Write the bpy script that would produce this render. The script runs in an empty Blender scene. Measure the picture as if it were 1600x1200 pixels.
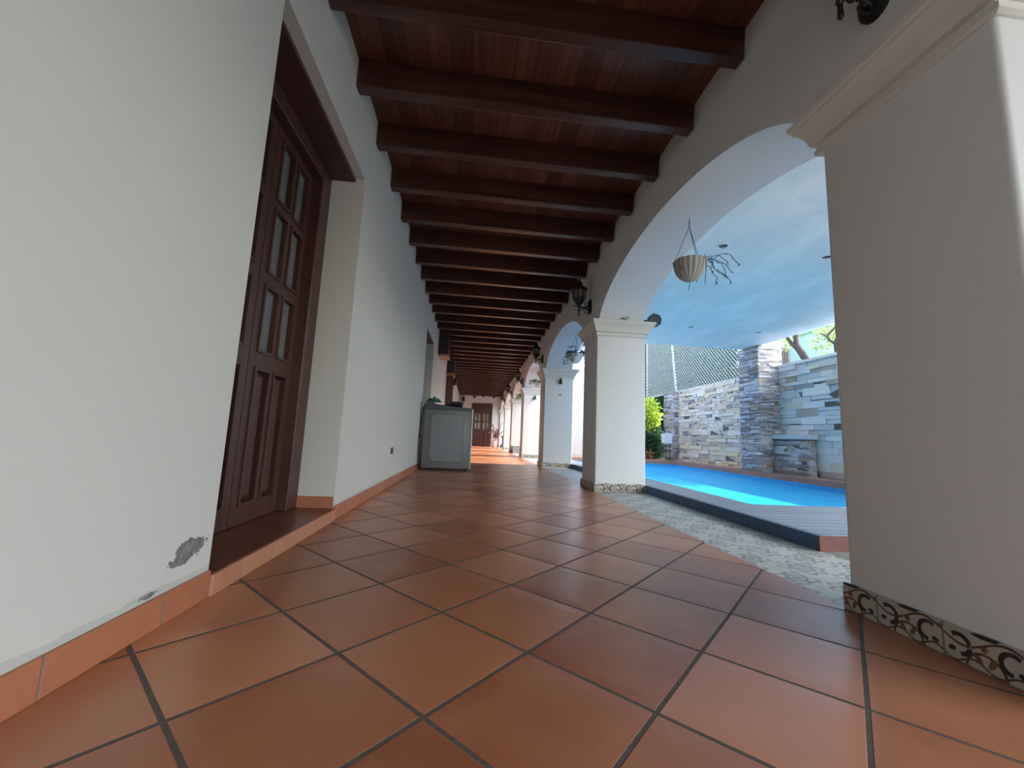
import bpy, bmesh, math, random
from mathutils import Vector, Matrix
PI = math.pi
random.seed(7)
SC = bpy.context.scene
COL = SC.collection

# ---------------------------------------------------------------- camera
cam_d = bpy.data.cameras.new('camera')
cam_d.sensor_width = 36.0
cam_d.lens = 36.0 * 630.53 / 1600.0
cam_d.clip_start = 0.02
cam_d.clip_end = 300
cam = bpy.data.objects.new('camera', cam_d)
COL.objects.link(cam)
YAW, PITCH, ROLL = math.radians(5.15298), math.radians(7.484687), math.radians(2.501206)
_f = Vector((math.sin(YAW) * math.cos(PITCH), math.cos(YAW) * math.cos(PITCH), math.sin(PITCH)))
_r = Vector((math.cos(YAW), -math.sin(YAW), 0.0))
_u = _r.cross(_f)
_r2 = math.cos(ROLL) * _r + math.sin(ROLL) * _u
_u2 = -math.sin(ROLL) * _r + math.cos(ROLL) * _u
M = Matrix((_r2, _u2, -_f)).transposed().to_4x4()
M.translation = Vector((0, 0, 0.5))
cam.matrix_world = M
SC.camera = cam

# ---------------------------------------------------------------- world, sun, exposure
SC.view_settings.view_transform = 'Standard'
SC.view_settings.look = 'None'
SC.view_settings.gamma = 1.0
SC.view_settings.use_curve_mapping = False
SC.view_settings.exposure = 0.88
world = bpy.data.worlds.new('sky')
SC.world = world
world.use_nodes = True
wn = world.node_tree
wn.nodes.clear()
w_out = wn.nodes.new('ShaderNodeOutputWorld')
w_bg = wn.nodes.new('ShaderNodeBackground')
w_sky = wn.nodes.new('ShaderNodeTexSky')
w_sky.sky_type = 'NISHITA'
w_sky.sun_disc = False
w_sky.sun_elevation = math.radians(45)
w_sky.sun_rotation = math.radians(115)
w_sky.dust_density = 2.5
w_sky.air_density = 1.0
w_bg.inputs[1].default_value = 0.75
wn.links.new(w_sky.outputs[0], w_bg.inputs[0])
wn.links.new(w_bg.outputs[0], w_out.inputs[0])
sun_d = bpy.data.lights.new('sun', 'SUN')
sun_d.energy = 6.0
sun_d.angle = math.radians(0.6)
sun_d.color = (1.0, 0.97, 0.92)
sun = bpy.data.objects.new('sun', sun_d)
COL.objects.link(sun)
SUN_DIR = Vector((0.77, 0.03, 0.77)).normalized()
sun.rotation_euler = SUN_DIR.to_track_quat('Z', 'Y').to_euler()


# ================================================================ node helper
class NB:
    def __init__(self, name):
        self.m = bpy.data.materials.new(name)
        self.m.use_nodes = True
        self.t = self.m.node_tree
        self.t.nodes.clear()
        self.out = self.t.nodes.new('ShaderNodeOutputMaterial')
        self.bs = None

    def n(self, kind, **kw):
        nd = self.t.nodes.new(kind)
        for k, v in kw.items():
            setattr(nd, k, v)
        return nd

    def set(self, inp, v):
        if isinstance(v, X):
            self.t.links.new(v.s, inp)
        elif isinstance(v, (tuple, list)):
            if len(v) == 3 and inp.type == 'RGBA':
                v = (*v, 1)
            inp.default_value = v
        else:
            inp.default_value = v

    def pos(self):
        return X(self, self.n('ShaderNodeNewGeometry').outputs['Position'])

    def obj(self):
        return X(self, self.n('ShaderNodeTexCoord').outputs['Object'])

    def xyz(self, v):
        s = self.n('ShaderNodeSeparateXYZ')
        self.set(s.inputs[0], v)
        return [X(self, o) for o in s.outputs]

    def vec(self, a, b, c=0.0):
        s = self.n('ShaderNodeCombineXYZ')
        for i, v in enumerate((a, b, c)):
            self.set(s.inputs[i], v)
        return X(self, s.outputs[0])

    def math(self, op, a, b=None, c=None):
        s = self.n('ShaderNodeMath', operation=op)
        for i, v in enumerate((a, b, c)):
            if v is not None:
                self.set(s.inputs[i], v)
        return X(self, s.outputs[0])

    def noise(self, v, scale, detail=3, rough=0.5, dist=0.0):
        s = self.n('ShaderNodeTexNoise')
        self.set(s.inputs['Vector'], v)
        s.inputs['Scale'].default_value = scale
        s.inputs['Detail'].default_value = detail
        s.inputs['Roughness'].default_value = rough
        s.inputs['Distortion'].default_value = dist
        return X(self, s.outputs[0])

    def white(self, v):
        s = self.n('ShaderNodeTexWhiteNoise', noise_dimensions='3D')
        self.set(s.inputs['Vector'], v)
        return X(self, s.outputs['Value'])

    def island(self):
        return X(self, self.n('ShaderNodeNewGeometry').outputs['Random Per Island'])

    def rand(self):
        return X(self, self.n('ShaderNodeObjectInfo').outputs['Random'])

    def scale(self, v, s3):
        s = self.n('ShaderNodeVectorMath', operation='MULTIPLY')
        self.set(s.inputs[0], v)
        self.set(s.inputs[1], s3)
        return X(self, s.outputs[0])

    def ramp(self, v, stops, interp='LINEAR'):
        s = self.n('ShaderNodeValToRGB')
        self.set(s.inputs[0], v)
        s.color_ramp.interpolation = interp
        els = s.color_ramp.elements
        while len(els) < len(stops):
            els.new(0.5)
        for e, (p, c) in zip(els, stops):
            e.position = p
            e.color = (*c, 1) if len(c) == 3 else c
        return X(self, s.outputs[0])

    def mix(self, f, a, b):
        s = self.n('ShaderNodeMix', data_type='RGBA')
        self.set(s.inputs[0], f)
        self.set(s.inputs[6], a)
        self.set(s.inputs[7], b)
        return X(self, s.outputs[2])

    def smooth(self, v, lo, hi):
        s = self.n('ShaderNodeMapRange', interpolation_type='SMOOTHSTEP')
        self.set(s.inputs[0], v)
        s.inputs[1].default_value = lo
        s.inputs[2].default_value = hi
        return X(self, s.outputs[0])

    def bump(self, h, strength=0.3, dist=0.01):
        s = self.n('ShaderNodeBump')
        s.inputs['Strength'].default_value = strength
        s.inputs['Distance'].default_value = dist
        self.set(s.inputs['Height'], h)
        return X(self, s.outputs[0])

    def bsdf(self, color, rough=0.6, bump=None, **kw):
        s = self.n('ShaderNodeBsdfPrincipled')
        self.set(s.inputs['Base Color'], color)
        self.set(s.inputs['Roughness'], rough)
        if bump is not None:
            self.set(s.inputs['Normal'], bump)
        for k, v in kw.items():
            self.set(s.inputs[k.replace('_', ' ')], v)
        self.t.links.new(s.outputs[0], self.out.inputs[0])
        self.bs = s
        return self.m


class X:
    def __init__(self, b, s):
        self.b = b
        self.s = s

    def __add__(self, o): return self.b.math('ADD', self, o)
    def __radd__(self, o): return self.b.math('ADD', o, self)
    def __sub__(self, o): return self.b.math('SUBTRACT', self, o)
    def __rsub__(self, o): return self.b.math('SUBTRACT', o, self)
    def __mul__(self, o): return self.b.math('MULTIPLY', self, o)
    def __rmul__(self, o): return self.b.math('MULTIPLY', o, self)
    def __truediv__(self, o): return self.b.math('DIVIDE', self, o)
    def lt(self, o): return self.b.math('LESS_THAN', self, o)
    def gt(self, o): return self.b.math('GREATER_THAN', self, o)
    def floor(self): return self.b.math('FLOOR', self)
    def fract(self): return self.b.math('FRACT', self)
    def abs(self): return self.b.math('ABSOLUTE', self)
    def min(self, o): return self.b.math('MINIMUM', self, o)
    def max(self, o): return self.b.math('MAXIMUM', self, o)
    def sqrt(self): return self.b.math('SQRT', self)
    def sin(self): return self.b.math('SINE', self)


def plain(name, color, rough=0.5, metal=0.0, var=0.08, scale=20.0, bump=0.0):
    b = NB(name)
    nz = b.noise(b.obj(), scale, 3)
    c0 = tuple(max(0, c * (1 - var)) for c in color)
    c1 = tuple(min(1, c * (1 + var)) for c in color)
    c = b.mix(nz, c0, c1)
    bp = b.bump(nz, bump, 0.004) if bump else None
    b.bsdf(c, rough, bp, Metallic=metal)
    return b.m


# ---------------------------------------------------------------- materials
def m_plaster(name, base, peel=False, var=0.03):
    b = NB(name)
    p = b.pos()
    big = b.noise(p, 1.3, 3, 0.5)
    fine = b.noise(p, 45, 4, 0.6)
    mid = b.noise(p, 9, 3, 0.5)
    c = b.mix(big, tuple(v * (1 - var) for v in base), tuple(min(1, v * (1 + var)) for v in base))
    h = fine * 0.35 + mid * 0.9
    if peel:
        x, y, z = b.xyz(p)
        nz = b.noise(p, 40, 5, 0.7)
        nz2 = b.noise(p, 14, 3, 0.6)

        def spot(y0, z0, ry, rz, thr):
            d = (((y - y0) / ry) * ((y - y0) / ry) + ((z - z0) / rz) * ((z - z0) / rz)).sqrt()
            return (d + (nz - 0.5) * 1.3 + (nz2 - 0.5) * 1.2).lt(thr)
        m1 = spot(1.235, 0.165, 0.085, 0.036, 0.62)
        m2 = spot(1.19, 0.138, 0.055, 0.022, 0.62)
        m3 = spot(1.09, 0.087, 0.07, 0.012, 0.66)
        pm = m1.max(m2).max(m3)
        # trowelled grey band along the baseboard
        edge = 0.094 + (nz2 - 0.5) * 0.03
        bandm = (edge - z) * 400
        bandm = bandm.min(1.0).max(0.0)
        c = b.mix(bandm * 0.65, c, (0.42, 0.43, 0.38))
        dirt = b.ramp(nz, [(0.3, (0.10, 0.095, 0.085)), (0.7, (0.28, 0.27, 0.25))])
        c = b.mix(pm, c, dirt)
        h = h - pm * 0.8
    b.bsdf(c, 0.85, b.bump(h, 0.18, 0.01), Specular_IOR_Level=0.2)
    return b.m


TX, TY, TH = -0.0612, 0.7976, 0.431


def m_floor():
    b = NB('terracotta floor tiles')
    p = b.pos()
    x, y, z = b.xyz(p)
    # grid turned 45 degrees to the walls
    wob = (b.noise(p, 3.0, 2) - 0.5) * 0.012
    u = ((x - TX) + (y - TY)) / TH + wob
    v = ((y - TY) - (x - TX)) / TH - wob
    fu = (u.fract() - 0.5).abs()
    fv = (v.fract() - 0.5).abs()
    e = fu.max(fv)                                     # 0.5 at the joint
    ragged = (b.noise(p, 60, 3) - 0.5) * 0.004
    grout = b.smooth(e + ragged, 0.4815, 0.4880)
    cell = b.vec(u.floor(), v.floor(), 0.0)
    rnd = b.white(cell)
    tone = b.ramp(rnd, [(0.0, (0.28, 0.092, 0.038)), (0.3, (0.35, 0.125, 0.052)), (0.7, (0.42, 0.160, 0.070)), (1.0, (0.50, 0.205, 0.098))])
    cloud = b.noise(p, 6, 4, 0.55)
    tone = b.mix((cloud - 0.45) * 1.1, tone, (0.52, 0.235, 0.125))
    dark = b.noise(p, 2.2, 3)
    tone = b.mix(b.smooth(dark, 0.55, 0.8) * 0.4, tone, (0.15, 0.043, 0.018))
    gcol = b.mix(b.noise(p, 90, 3), (0.035, 0.028, 0.020), (0.12, 0.10, 0.075))
    c = b.mix(grout, tone, gcol)
    rough = 0.29 + b.noise(p, 4, 2) * 0.06 + grout * 0.5
    pillow = b.smooth(e, 0.36, 0.4835)
    h = (1.0 - grout) * 0.55 - pillow * 0.3
    b.bsdf(c, rough, b.bump(h, 0.55, 0.006), Specular_IOR_Level=0.6)
    return b.m


def m_terra(name, cell, axis, col0, col1, rough=0.5):
    b = NB(name)
    p = b.pos()
    xyz = b.xyz(p)
    s = xyz[axis] / cell
    j = (s.fract() - 0.5).abs()
    g = b.smooth(j, 0.487, 0.494)
    rnd = b.white(b.vec(s.floor(), 0.0, 3.0))
    c = b.mix(rnd, col0, col1)
    c = b.mix((b.noise(p, 15, 4) - 0.3), c, tuple(v * 1.15 for v in col1))
    c = b.mix(g, c, (0.22, 0.17, 0.12))
    b.bsdf(c, rough, b.bump((1.0 - g) + b.noise(p, 40, 3) * 0.3, 0.4, 0.004))
    return b.m


def m_wood(name, axis, dark, light, rough=0.38, seam=None, coord='pos', knots=True):
    """grain runs along `axis`; seam = (axis, width) draws plank joints."""
    b = NB(name)
    p = b.pos() if coord == 'pos' else b.obj()
    sc = [26.0, 26.0, 26.0]
    sc[axis] = 1.3
    r = b.rand()
    pv = b.scale(p, tuple(sc))
    off = b.n('ShaderNodeVectorMath', operation='ADD')
    b.set(off.inputs[0], pv)
    b.set(off.inputs[1], b.vec(r * 37.0, r * 19.0, r * 53.0))
    grain = b.noise(X(b, off.outputs[0]), 1.0, 5, 0.6, 0.6)
    f = b.smooth(grain, 0.25, 0.75)
    c = b.mix(f, dark, light)
    h = grain * 0.3
    if seam:
        xyz = b.xyz(p)
        s = xyz[seam[0]] / seam[1]
        across = xyz[axis] / 1.39
        rnd = b.white(b.vec(s.floor(), across.floor() * 0.0, 1.0))
        j = (s.fract() - 0.5).abs()
        g = b.smooth(j, 0.478, 0.492)
        c = b.mix(rnd, c, b.mix(f, tuple(v * 2.4 for v in dark), tuple(v * 2.2 for v in light)))
        c = b.mix(g, c, (0.006, 0.004, 0.003))
        h = h - g * 1.0
    if knots:
        k = b.n('ShaderNodeTexVoronoi')
        ks = [5.0, 5.0, 5.0]
        ks[axis] = 1.6
        b.set(k.inputs['Vector'], b.scale(p, tuple(ks)))
        kd = b.smooth(X(b, k.outputs['Distance']), 0.13, 0.05)
        c = b.mix(kd * 0.85, c, tuple(v * 0.25 for v in dark))
    b.bsdf(c, rough, b.bump(h, 0.25, 0.004))
    return b.m


def m_talavera():
    """cream skirting tiles with dark scrolls, brown vines and ochre drops"""
    b = NB('painted skirting tile')
    p = b.pos()
    x, y, z = b.xyz(p)
    L = 0.17
    s = ((x + y) / L).fract()
    t = z / 0.17
    idx = ((x + y) / L).floor()

    def ring(cx, cy, r, w, gate=None):
        dx = s - cx
        dy = (t - cy)
        d = ((dx * dx + dy * dy).sqrt() - r).abs().lt(w)
        if gate is not None:
            d = d * gate(dx, dy)
        return d

    def drop(cx, cy, rx, ry, ang):
        ca, sa = math.cos(ang), math.sin(ang)
        dx = s - cx
        dy = t - cy
        a = (dx * ca + dy * sa) / rx
        bb = (dy * ca - dx * sa) / ry
        return (a * a + bb * bb).lt(1.0)
    dark = ring(0.20, 0.26, 0.13, 0.030, lambda dx, dy: (dx + dy * 0.4).gt(-0.04))
    dark = dark.max(drop(0.11, 0.17, 0.05, 0.035, 0.3))
    dark = dark.max(ring(0.80, 0.26, 0.13, 0.030, lambda dx, dy: (dx - dy * 0.4).lt(0.04)))
    dark = dark.max(drop(0.89, 0.17, 0.05, 0.035, -0.3))
    dark = dark.max(drop(0.50, 0.47, 0.15, 0.03, 0.0))
    wave = ((s * 6.28).sin() * 0.10 + 0.36 - t).abs().lt(0.016)
    wave = wave.max(((s * 12.56).sin() * 0.05 + 0.07 - t).abs().lt(0.014))
    brown = wave.max(ring(0.5, 0.02, 0.22, 0.017))
    och = drop(0.42, 0.16, 0.035, 0.085, 0.5).max(drop(0.58, 0.16, 0.035, 0.085, -0.5)).max(drop(0.50, 0.31, 0.045, 0.045, 0.0)).max(drop(0.03, 0.40, 0.05, 0.035, 0.0))
    base = b.mix(b.noise(p, 20, 4), (0.36, 0.33, 0.28), (0.50, 0.47, 0.40))
    c = b.mix(brown, base, (0.085, 0.035, 0.020))
    c = b.mix(och, c, (0.155, 0.065, 0.022))
    c = b.mix(dark, c, (0.020, 0.020, 0.026))
    j = (s - 0.5).abs().gt(0.488)
    c = b.mix(j, c, (0.14, 0.12, 0.10))
    wear = b.smooth(b.noise(p, 55, 4, 0.7), 0.60, 0.68)
    c = b.mix(wear * 0.7, c, (0.42, 0.40, 0.35))
    b.bsdf(c, 0.35, b.bump(b.noise(p, 50, 3), 0.15, 0.004))
    return b.m


def m_border():
    """pale cement tiles with a worn grey-green rosette"""
    b = NB('patterned cement tile')
    p = b.pos()
    x, y, z = b.xyz(p)
    L = 0.26
    a = (x / L).fract() - 0.5
    c2 = (y / L).fract() - 0.5
    wob = (b.noise(p, 22, 2) - 0.5) * 0.07
    r = (a * a + c2 * c2).sqrt() + wob
    aa = a.abs() - 0.5
    cc = c2.abs() - 0.5
    r2 = (aa * aa + cc * cc).sqrt() + wob
    ang = b.math('ARCTAN2', c2, a)
    petal = (ang * 8.0).sin() * 0.045
    def line(d, w):
        return 1.0 - b.smooth(d.abs(), w * 0.4, w * 1.9)
    m = line(r + petal - 0.30, 0.026).max(line(r - 0.17, 0.024)).max(line(r + petal * 1.4 - 0.09, 0.03))
    m = m.max(line(r2 + petal - 0.24, 0.026)).max(line(r2 - 0.13, 0.022)).max(line(r2, 0.05))
    fade = b.smooth(b.noise(p, 9, 4, 0.6), 0.30, 0.62)
    speck = b.smooth(b.noise(p, 75, 4, 0.65), 0.55, 0.66)
    base = b.mix(b.noise(p, 6, 4), (0.40, 0.42, 0.38), (0.56, 0.56, 0.51))
    c = b.mix(m * (0.45 + fade * 0.5), base, (0.13, 0.165, 0.150))
    c = b.mix(speck * 0.5, c, (0.20, 0.23, 0.20))
    j = ((a.abs().max(c2.abs()))).gt(0.494)
    c = b.mix(j * 0.5, c, (0.20, 0.20, 0.18))
    b.bsdf(c, 0.42 + b.noise(p, 20, 3) * 0.2, b.bump(b.noise(p, 60, 3), 0.15, 0.003))
    return b.m


def m_stone(name, stops, mort=(0.08, 0.075, 0.07), bump=0.5):
    b = NB(name)
    p = b.pos()
    r = b.island()
    c = b.ramp(r, stops, 'CONSTANT')
    n1 = b.noise(b.scale(p, (1, 1, 2.5)), 16, 4, 0.6)
    n2 = b.noise(p, 60, 4, 0.65)
    c = b.mix(n1 * 0.40, c, b.scale(c, (0.6, 0.6, 0.6)))
    c = b.mix(b.smooth(n1, 0.5, 0.8) * 0.35, c, (0.70, 0.66, 0.58))
    b.bsdf(c, 0.85, b.bump(n1 * 0.8 + n2 * 0.4, bump, 0.02), Specular_IOR_Level=0.25)
    return b.m


def m_deck():
    b = NB('grey deck boards')
    p = b.pos()
    x, y, z = b.xyz(p)
    s = y / 0.095
    j = (s.fract() - 0.5).abs()
    g = b.smooth(j, 0.435, 0.47)
    rnd = b.white(b.vec(s.floor(), 0.0, 0.0))
    n = b.noise(b.scale(p, (2, 30, 30)), 1.0, 4)
    c = b.mix(rnd * 0.5 + n * 0.5, (0.20, 0.235, 0.28), (0.30, 0.345, 0.39))
    c = b.mix(g, c, (0.06, 0.065, 0.075))
    b.bsdf(c, 0.5, b.bump((1.0 - g) + n * 0.2, 0.5, 0.005))
    return b.m


def m_water():
    b = NB('pool water')
    p = b.pos()
    w = b.noise(b.scale(p, (1.0, 1.6, 1)), 3.2, 3, 0.5, 0.8) * 0.8 + b.noise(p, 13, 2) * 0.25
    bp = b.bump(w, 0.42, 0.05)
    tr = b.n('ShaderNodeBsdfTransparent')
    tr.inputs[0].default_value = (0.72, 0.95, 1.0, 1)
    gl = b.n('ShaderNodeBsdfGlossy')
    gl.inputs['Roughness'].default_value = 0.03
    b.set(gl.inputs['Normal'], bp)
    fr = b.n('ShaderNodeFresnel')
    fr.inputs['IOR'].default_value = 1.33
    b.set(fr.inputs['Normal'], bp)
    mx = b.n('ShaderNodeMixShader')
    b.set(mx.inputs[0], X(b, fr.outputs[0]) * 0.20)
    b.t.links.new(tr.outputs[0], mx.inputs[1])
    b.t.links.new(gl.outputs[0], mx.inputs[2])
    b.t.links.new(mx.outputs[0], b.out.inputs[0])
    return b.m


def m_mosaic():
    b = NB('blue pool mosaic')
    p = b.pos()
    x, y, z = b.xyz(p)
    q = b.vec((x / 0.05).floor(), (y / 0.05).floor(), (z / 0.05).floor())
    r = b.white(q)
    c = b.mix(r, (0.018, 0.36, 0.68), (0.045, 0.50, 0.80))
    b.bsdf(c, 0.4)
    return b.m


def m_glass(name, tint=(0.5, 0.52, 0.54), sheen=0.0):
    b = NB(name)
    tr = b.n('ShaderNodeBsdfTransparent')
    tr.inputs[0].default_value = (*tint, 1)
    gl = b.n('ShaderNodeBsdfGlossy')
    gl.inputs['Roughness'].default_value = 0.04
    fr = b.n('ShaderNodeFresnel')
    fr.inputs['IOR'].default_value = 1.5
    mx = b.n('ShaderNodeMixShader')
    b.t.links.new(fr.outputs[0], mx.inputs[0])
    df = b.n('ShaderNodeBsdfDiffuse')
    df.inputs[0].default_value = (0.36, 0.38, 0.38, 1)  # matte grey mixed in for the pale reflections on the panes
    dm = b.n('ShaderNodeMixShader')
    dm.inputs[0].default_value = sheen
    b.t.links.new(tr.outputs[0], dm.inputs[1])
    b.t.links.new(df.outputs[0], dm.inputs[2])
    b.t.links.new(dm.outputs[0], mx.inputs[1])
    b.t.links.new(gl.outputs[0], mx.inputs[2])
    b.t.links.new(mx.outputs[0], b.out.inputs[0])
    return b.m


def m_leaf(name, stops, rough=0.5, trans=0.25):
    b = NB(name)
    c = b.ramp(b.island(), stops)
    b.bsdf(c, rough)
    ts = b.n('ShaderNodeBsdfTranslucent')
    b.set(ts.inputs[0], c)
    mx = b.n('ShaderNodeMixShader')
    mx.inputs[0].default_value = trans
    b.t.links.new(b.bs.outputs[0], mx.inputs[1])
    b.t.links.new(ts.outputs[0], mx.inputs[2])
    b.t.links.new(mx.outputs[0], b.out.inputs[0])
    return b.m


def m_canopy():
    b = NB('canopy paint with light wisps')
    p = b.pos()
    n = b.noise(b.scale(p, (1.0, 0.55, 1.0)), 2.2, 5, 0.6, 0.7)
    n2 = b.noise(p, 12, 3)
    c = b.mix(b.smooth(n, 0.36, 0.72), (0.76, 0.83, 0.80), (0.94, 0.96, 0.91))  # paler streaks painted in for pool light rippling on the underside
    b.bsdf(c, 0.55, b.bump(n2, 0.12, 0.01))
    return b.m


MAT = {}
MAT['plaster_left'] = m_plaster('worn white plaster', (0.58, 0.575, 0.515), True)
MAT['plaster'] = m_plaster('white plaster', (0.71, 0.725, 0.715))
MAT['plaster_trim'] = m_plaster('white moulding plaster', (0.68, 0.675, 0.62))
MAT['plaster_far'] = m_plaster('bright white wall paint', (0.60, 0.60, 0.58))
MAT['floor'] = m_floor()
MAT['skirt_left'] = m_terra('terracotta skirting', 0.285, 1, (0.34, 0.115, 0.052), (0.42, 0.16, 0.075))
MAT['riser'] = m_terra('pale terracotta riser', 0.21, 1, (0.40, 0.17, 0.085), (0.50, 0.235, 0.125))
MAT['step'] = m_terra('dark terracotta step', 0.30, 1, (0.135, 0.040, 0.020), (0.17, 0.052, 0.026), 0.3)
MAT['beam'] = m_wood('dark red stained beam', 0, (0.034, 0.0125, 0.0095), (0.088, 0.032, 0.021), 0.30)
MAT['plank'] = m_wood('dark ceiling planks', 1, (0.044, 0.015, 0.010), (0.115, 0.038, 0.022), 0.36, seam=(0, 0.118))
MAT['door'] = m_wood('dark mahogany door', 2, (0.052, 0.021, 0.016), (0.092, 0.036, 0.026), 0.40, knots=False)
MAT['corbel'] = m_wood('dark corbel wood', 0, (0.015, 0.010, 0.008), (0.05, 0.028, 0.018), 0.5)
MAT['lit_wood'] = m_wood('tan wood of lit underside', 0, (0.25, 0.13, 0.06), (0.42, 0.24, 0.12), 0.5, knots=False)
MAT['talavera'] = m_talavera()
MAT['border'] = m_border()
MAT['deck'] = m_deck()
MAT['kerb'] = plain('navy slate kerb', (0.06, 0.12, 0.235), 0.55, 0, 0.2, 30)
MAT['brick'] = plain('red brown kerb end', (0.15, 0.055, 0.042), 0.7, 0, 0.25, 30, 0.2)
MAT['coping'] = m_terra('terracotta coping', 0.30, 1, (0.29, 0.135, 0.085), (0.36, 0.18, 0.12), 0.6)
MAT['water'] = m_water()
MAT['mosaic'] = m_mosaic()
MAT['canopy'] = m_canopy()
MAT['stone_cool'] = m_stone('pale ledger stone', [(0.0, (0.60, 0.65, 0.64)), (0.26, (0.70, 0.73, 0.70)), (0.46, (0.54, 0.59, 0.59)), (0.62, (0.68, 0.64, 0.53)), (0.72, (0.74, 0.76, 0.73)), (0.86, (0.44, 0.38, 0.32)), (0.94, (0.30, 0.32, 0.33))])  # bluish tint of the light on this wall put into the stone colours
MAT['stone_warm'] = m_stone('warm ledger stone', [(0.0, (0.66, 0.55, 0.40)), (0.20, (0.72, 0.63, 0.48)), (0.38, (0.58, 0.50, 0.41)), (0.54, (0.75, 0.60, 0.37)), (0.68, (0.76, 0.70, 0.58)), (0.86, (0.46, 0.38, 0.31)), (0.95, (0.28, 0.25, 0.24))])
MAT['stone_slate'] = m_stone('thin stacked slate', [(0.0, (0.36, 0.36, 0.37)), (0.2, (0.52, 0.52, 0.52)), (0.4, (0.26, 0.25, 0.26)), (0.55, (0.48, 0.42, 0.34)), (0.68, (0.62, 0.62, 0.60)), (0.82, (0.20, 0.19, 0.19)), (0.92, (0.40, 0.31, 0.23))])
MAT['mortar'] = plain('dark mortar', (0.12, 0.115, 0.11), 0.9, 0, 0.2, 40)
MAT['iron'] = plain('black wrought iron', (0.018, 0.020, 0.023), 0.45, 0.3, 0.2, 40)
MAT['lamp_glass'] = m_leaf('frosted lantern glass', [(0.0, (0.50, 0.54, 0.50)), (1.0, (0.50, 0.54, 0.50))], 0.25, 0.65)
MAT['door_glass'] = m_glass('door pane glass', (0.42, 0.44, 0.45), 0.45)
MAT['far_glass'] = plain('far door pane glass', (0.16, 0.155, 0.15), 0.12, 0, 0.5, 2.5)
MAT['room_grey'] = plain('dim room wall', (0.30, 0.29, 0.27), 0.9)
MAT['black'] = plain('matt black plastic', (0.014, 0.014, 0.016), 0.5, 0, 0.1)
MAT['washer'] = plain('grey washer enamel', (0.135, 0.142, 0.147), 0.34, 0.25, 0.05, 4)
MAT['washer_top'] = plain('dark grey washer top', (0.055, 0.070, 0.080), 0.42, 0, 0.06, 10)
MAT['washer_front'] = plain('pale washer front', (0.52, 0.54, 0.55), 0.3, 0.2, 0.04, 5)
MAT['green_cloth'] = plain('dark green cloth', (0.030, 0.115, 0.085), 0.9, 0, 0.3, 20, 0.3)
MAT['dark_cloth'] = plain('charcoal cloth', (0.028, 0.030, 0.034), 0.9, 0, 0.3, 20, 0.3)
MAT['pot_cream'] = plain('cream ribbed pot', (0.40, 0.385, 0.35), 0.7, 0, 0.15, 9)
MAT['pot_white'] = plain('white glazed pot', (0.74, 0.73, 0.70), 0.4, 0, 0.05)
MAT['cord'] = plain('dark green cord', (0.045, 0.085, 0.085), 0.7)
MAT['vine'] = plain('dry vine stem', (0.050, 0.062, 0.045), 0.8)
MAT['soil'] = plain('potting soil', (0.03, 0.022, 0.016), 0.95)
MAT['leaf_green'] = m_leaf('trailing green leaf', [(0.0, (0.030, 0.085, 0.028)), (0.6, (0.075, 0.165, 0.055)), (1.0, (0.16, 0.27, 0.09))])
MAT['leaf_dark'] = m_leaf('dark hedge leaf', [(0.0, (0.012, 0.045, 0.022)), (0.6, (0.032, 0.095, 0.035)), (1.0, (0.07, 0.16, 0.05))])
MAT['leaf_lime'] = m_leaf('lime shrub leaf', [(0.0, (0.20, 0.34, 0.035)), (0.6, (0.42, 0.55, 0.06)), (1.0, (0.65, 0.70, 0.12))], 0.5, 0.35)
MAT['leaf_tree'] = m_leaf('pale tree leaf', [(0.0, (0.20, 0.29, 0.11)), (0.6, (0.36, 0.45, 0.18)), (1.0, (0.55, 0.60, 0.30))], 0.5, 0.45)
MAT['leaf_red'] = m_leaf('red croton leaf', [(0.0, (0.055, 0.050, 0.030)), (0.5, (0.16, 0.050, 0.050)), (1.0, (0.40, 0.12, 0.14))])
MAT['leaf_dry'] = m_leaf('dry brown leaf', [(0.0, (0.10, 0.060, 0.028)), (1.0, (0.22, 0.14, 0.065))])
MAT['leaf_orange'] = m_leaf('orange flower', [(0.0, (0.55, 0.25, 0.07)), (1.0, (0.70, 0.45, 0.20))])
MAT['bark'] = plain('dark tree bark', (0.050, 0.040, 0.034), 0.95, 0, 0.35, 14, 0.6)
MAT['lattice'] = plain('weathered grey green lattice', (0.17, 0.215, 0.195), 0.6, 0, 0.1)
MAT['white_paint'] = plain('white painted metal', (0.78, 0.79, 0.78), 0.45, 0, 0.04)
MAT['rail_grey'] = plain('pale grey metal rail', (0.42, 0.44, 0.44), 0.5, 0, 0.05)
MAT['mint'] = plain('mint green house paint', (0.72, 0.95, 0.76), 0.9, 0, 0.05, 2)
MAT['window_grey'] = plain('dusty window pane', (0.30, 0.27, 0.24), 0.4, 0, 0.2, 3)
MAT['window_pink'] = plain('pale window frame', (0.58, 0.40, 0.33), 0.7)
MAT['steel_dark'] = plain('dark grey socket plate', (0.050, 0.052, 0.052), 0.45)
MAT['grey_stone'] = plain('dark grey carved stone', (0.085, 0.080, 0.078), 0.8, 0, 0.25, 25, 0.3)
MAT['step_stone'] = plain('grey cement step', (0.26, 0.265, 0.255), 0.85, 0, 0.12, 12)
MAT['patio'] = m_terra('patio paving', 0.40, 0, (0.19, 0.195, 0.19), (0.24, 0.245, 0.235), 0.8)
MAT['lens'] = plain('dark lamp lens', (0.05, 0.055, 0.06), 0.2)
MAT['octagon'] = plain('dark grey lamp metal', (0.060, 0.078, 0.085), 0.45, 0.2, 0.2, 12)
MAT['brass'] = plain('worn brass', (0.30, 0.20, 0.08), 0.35, 0.9)


# ================================================================ mesh helpers
def bmx():
    return bmesh.new()


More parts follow.
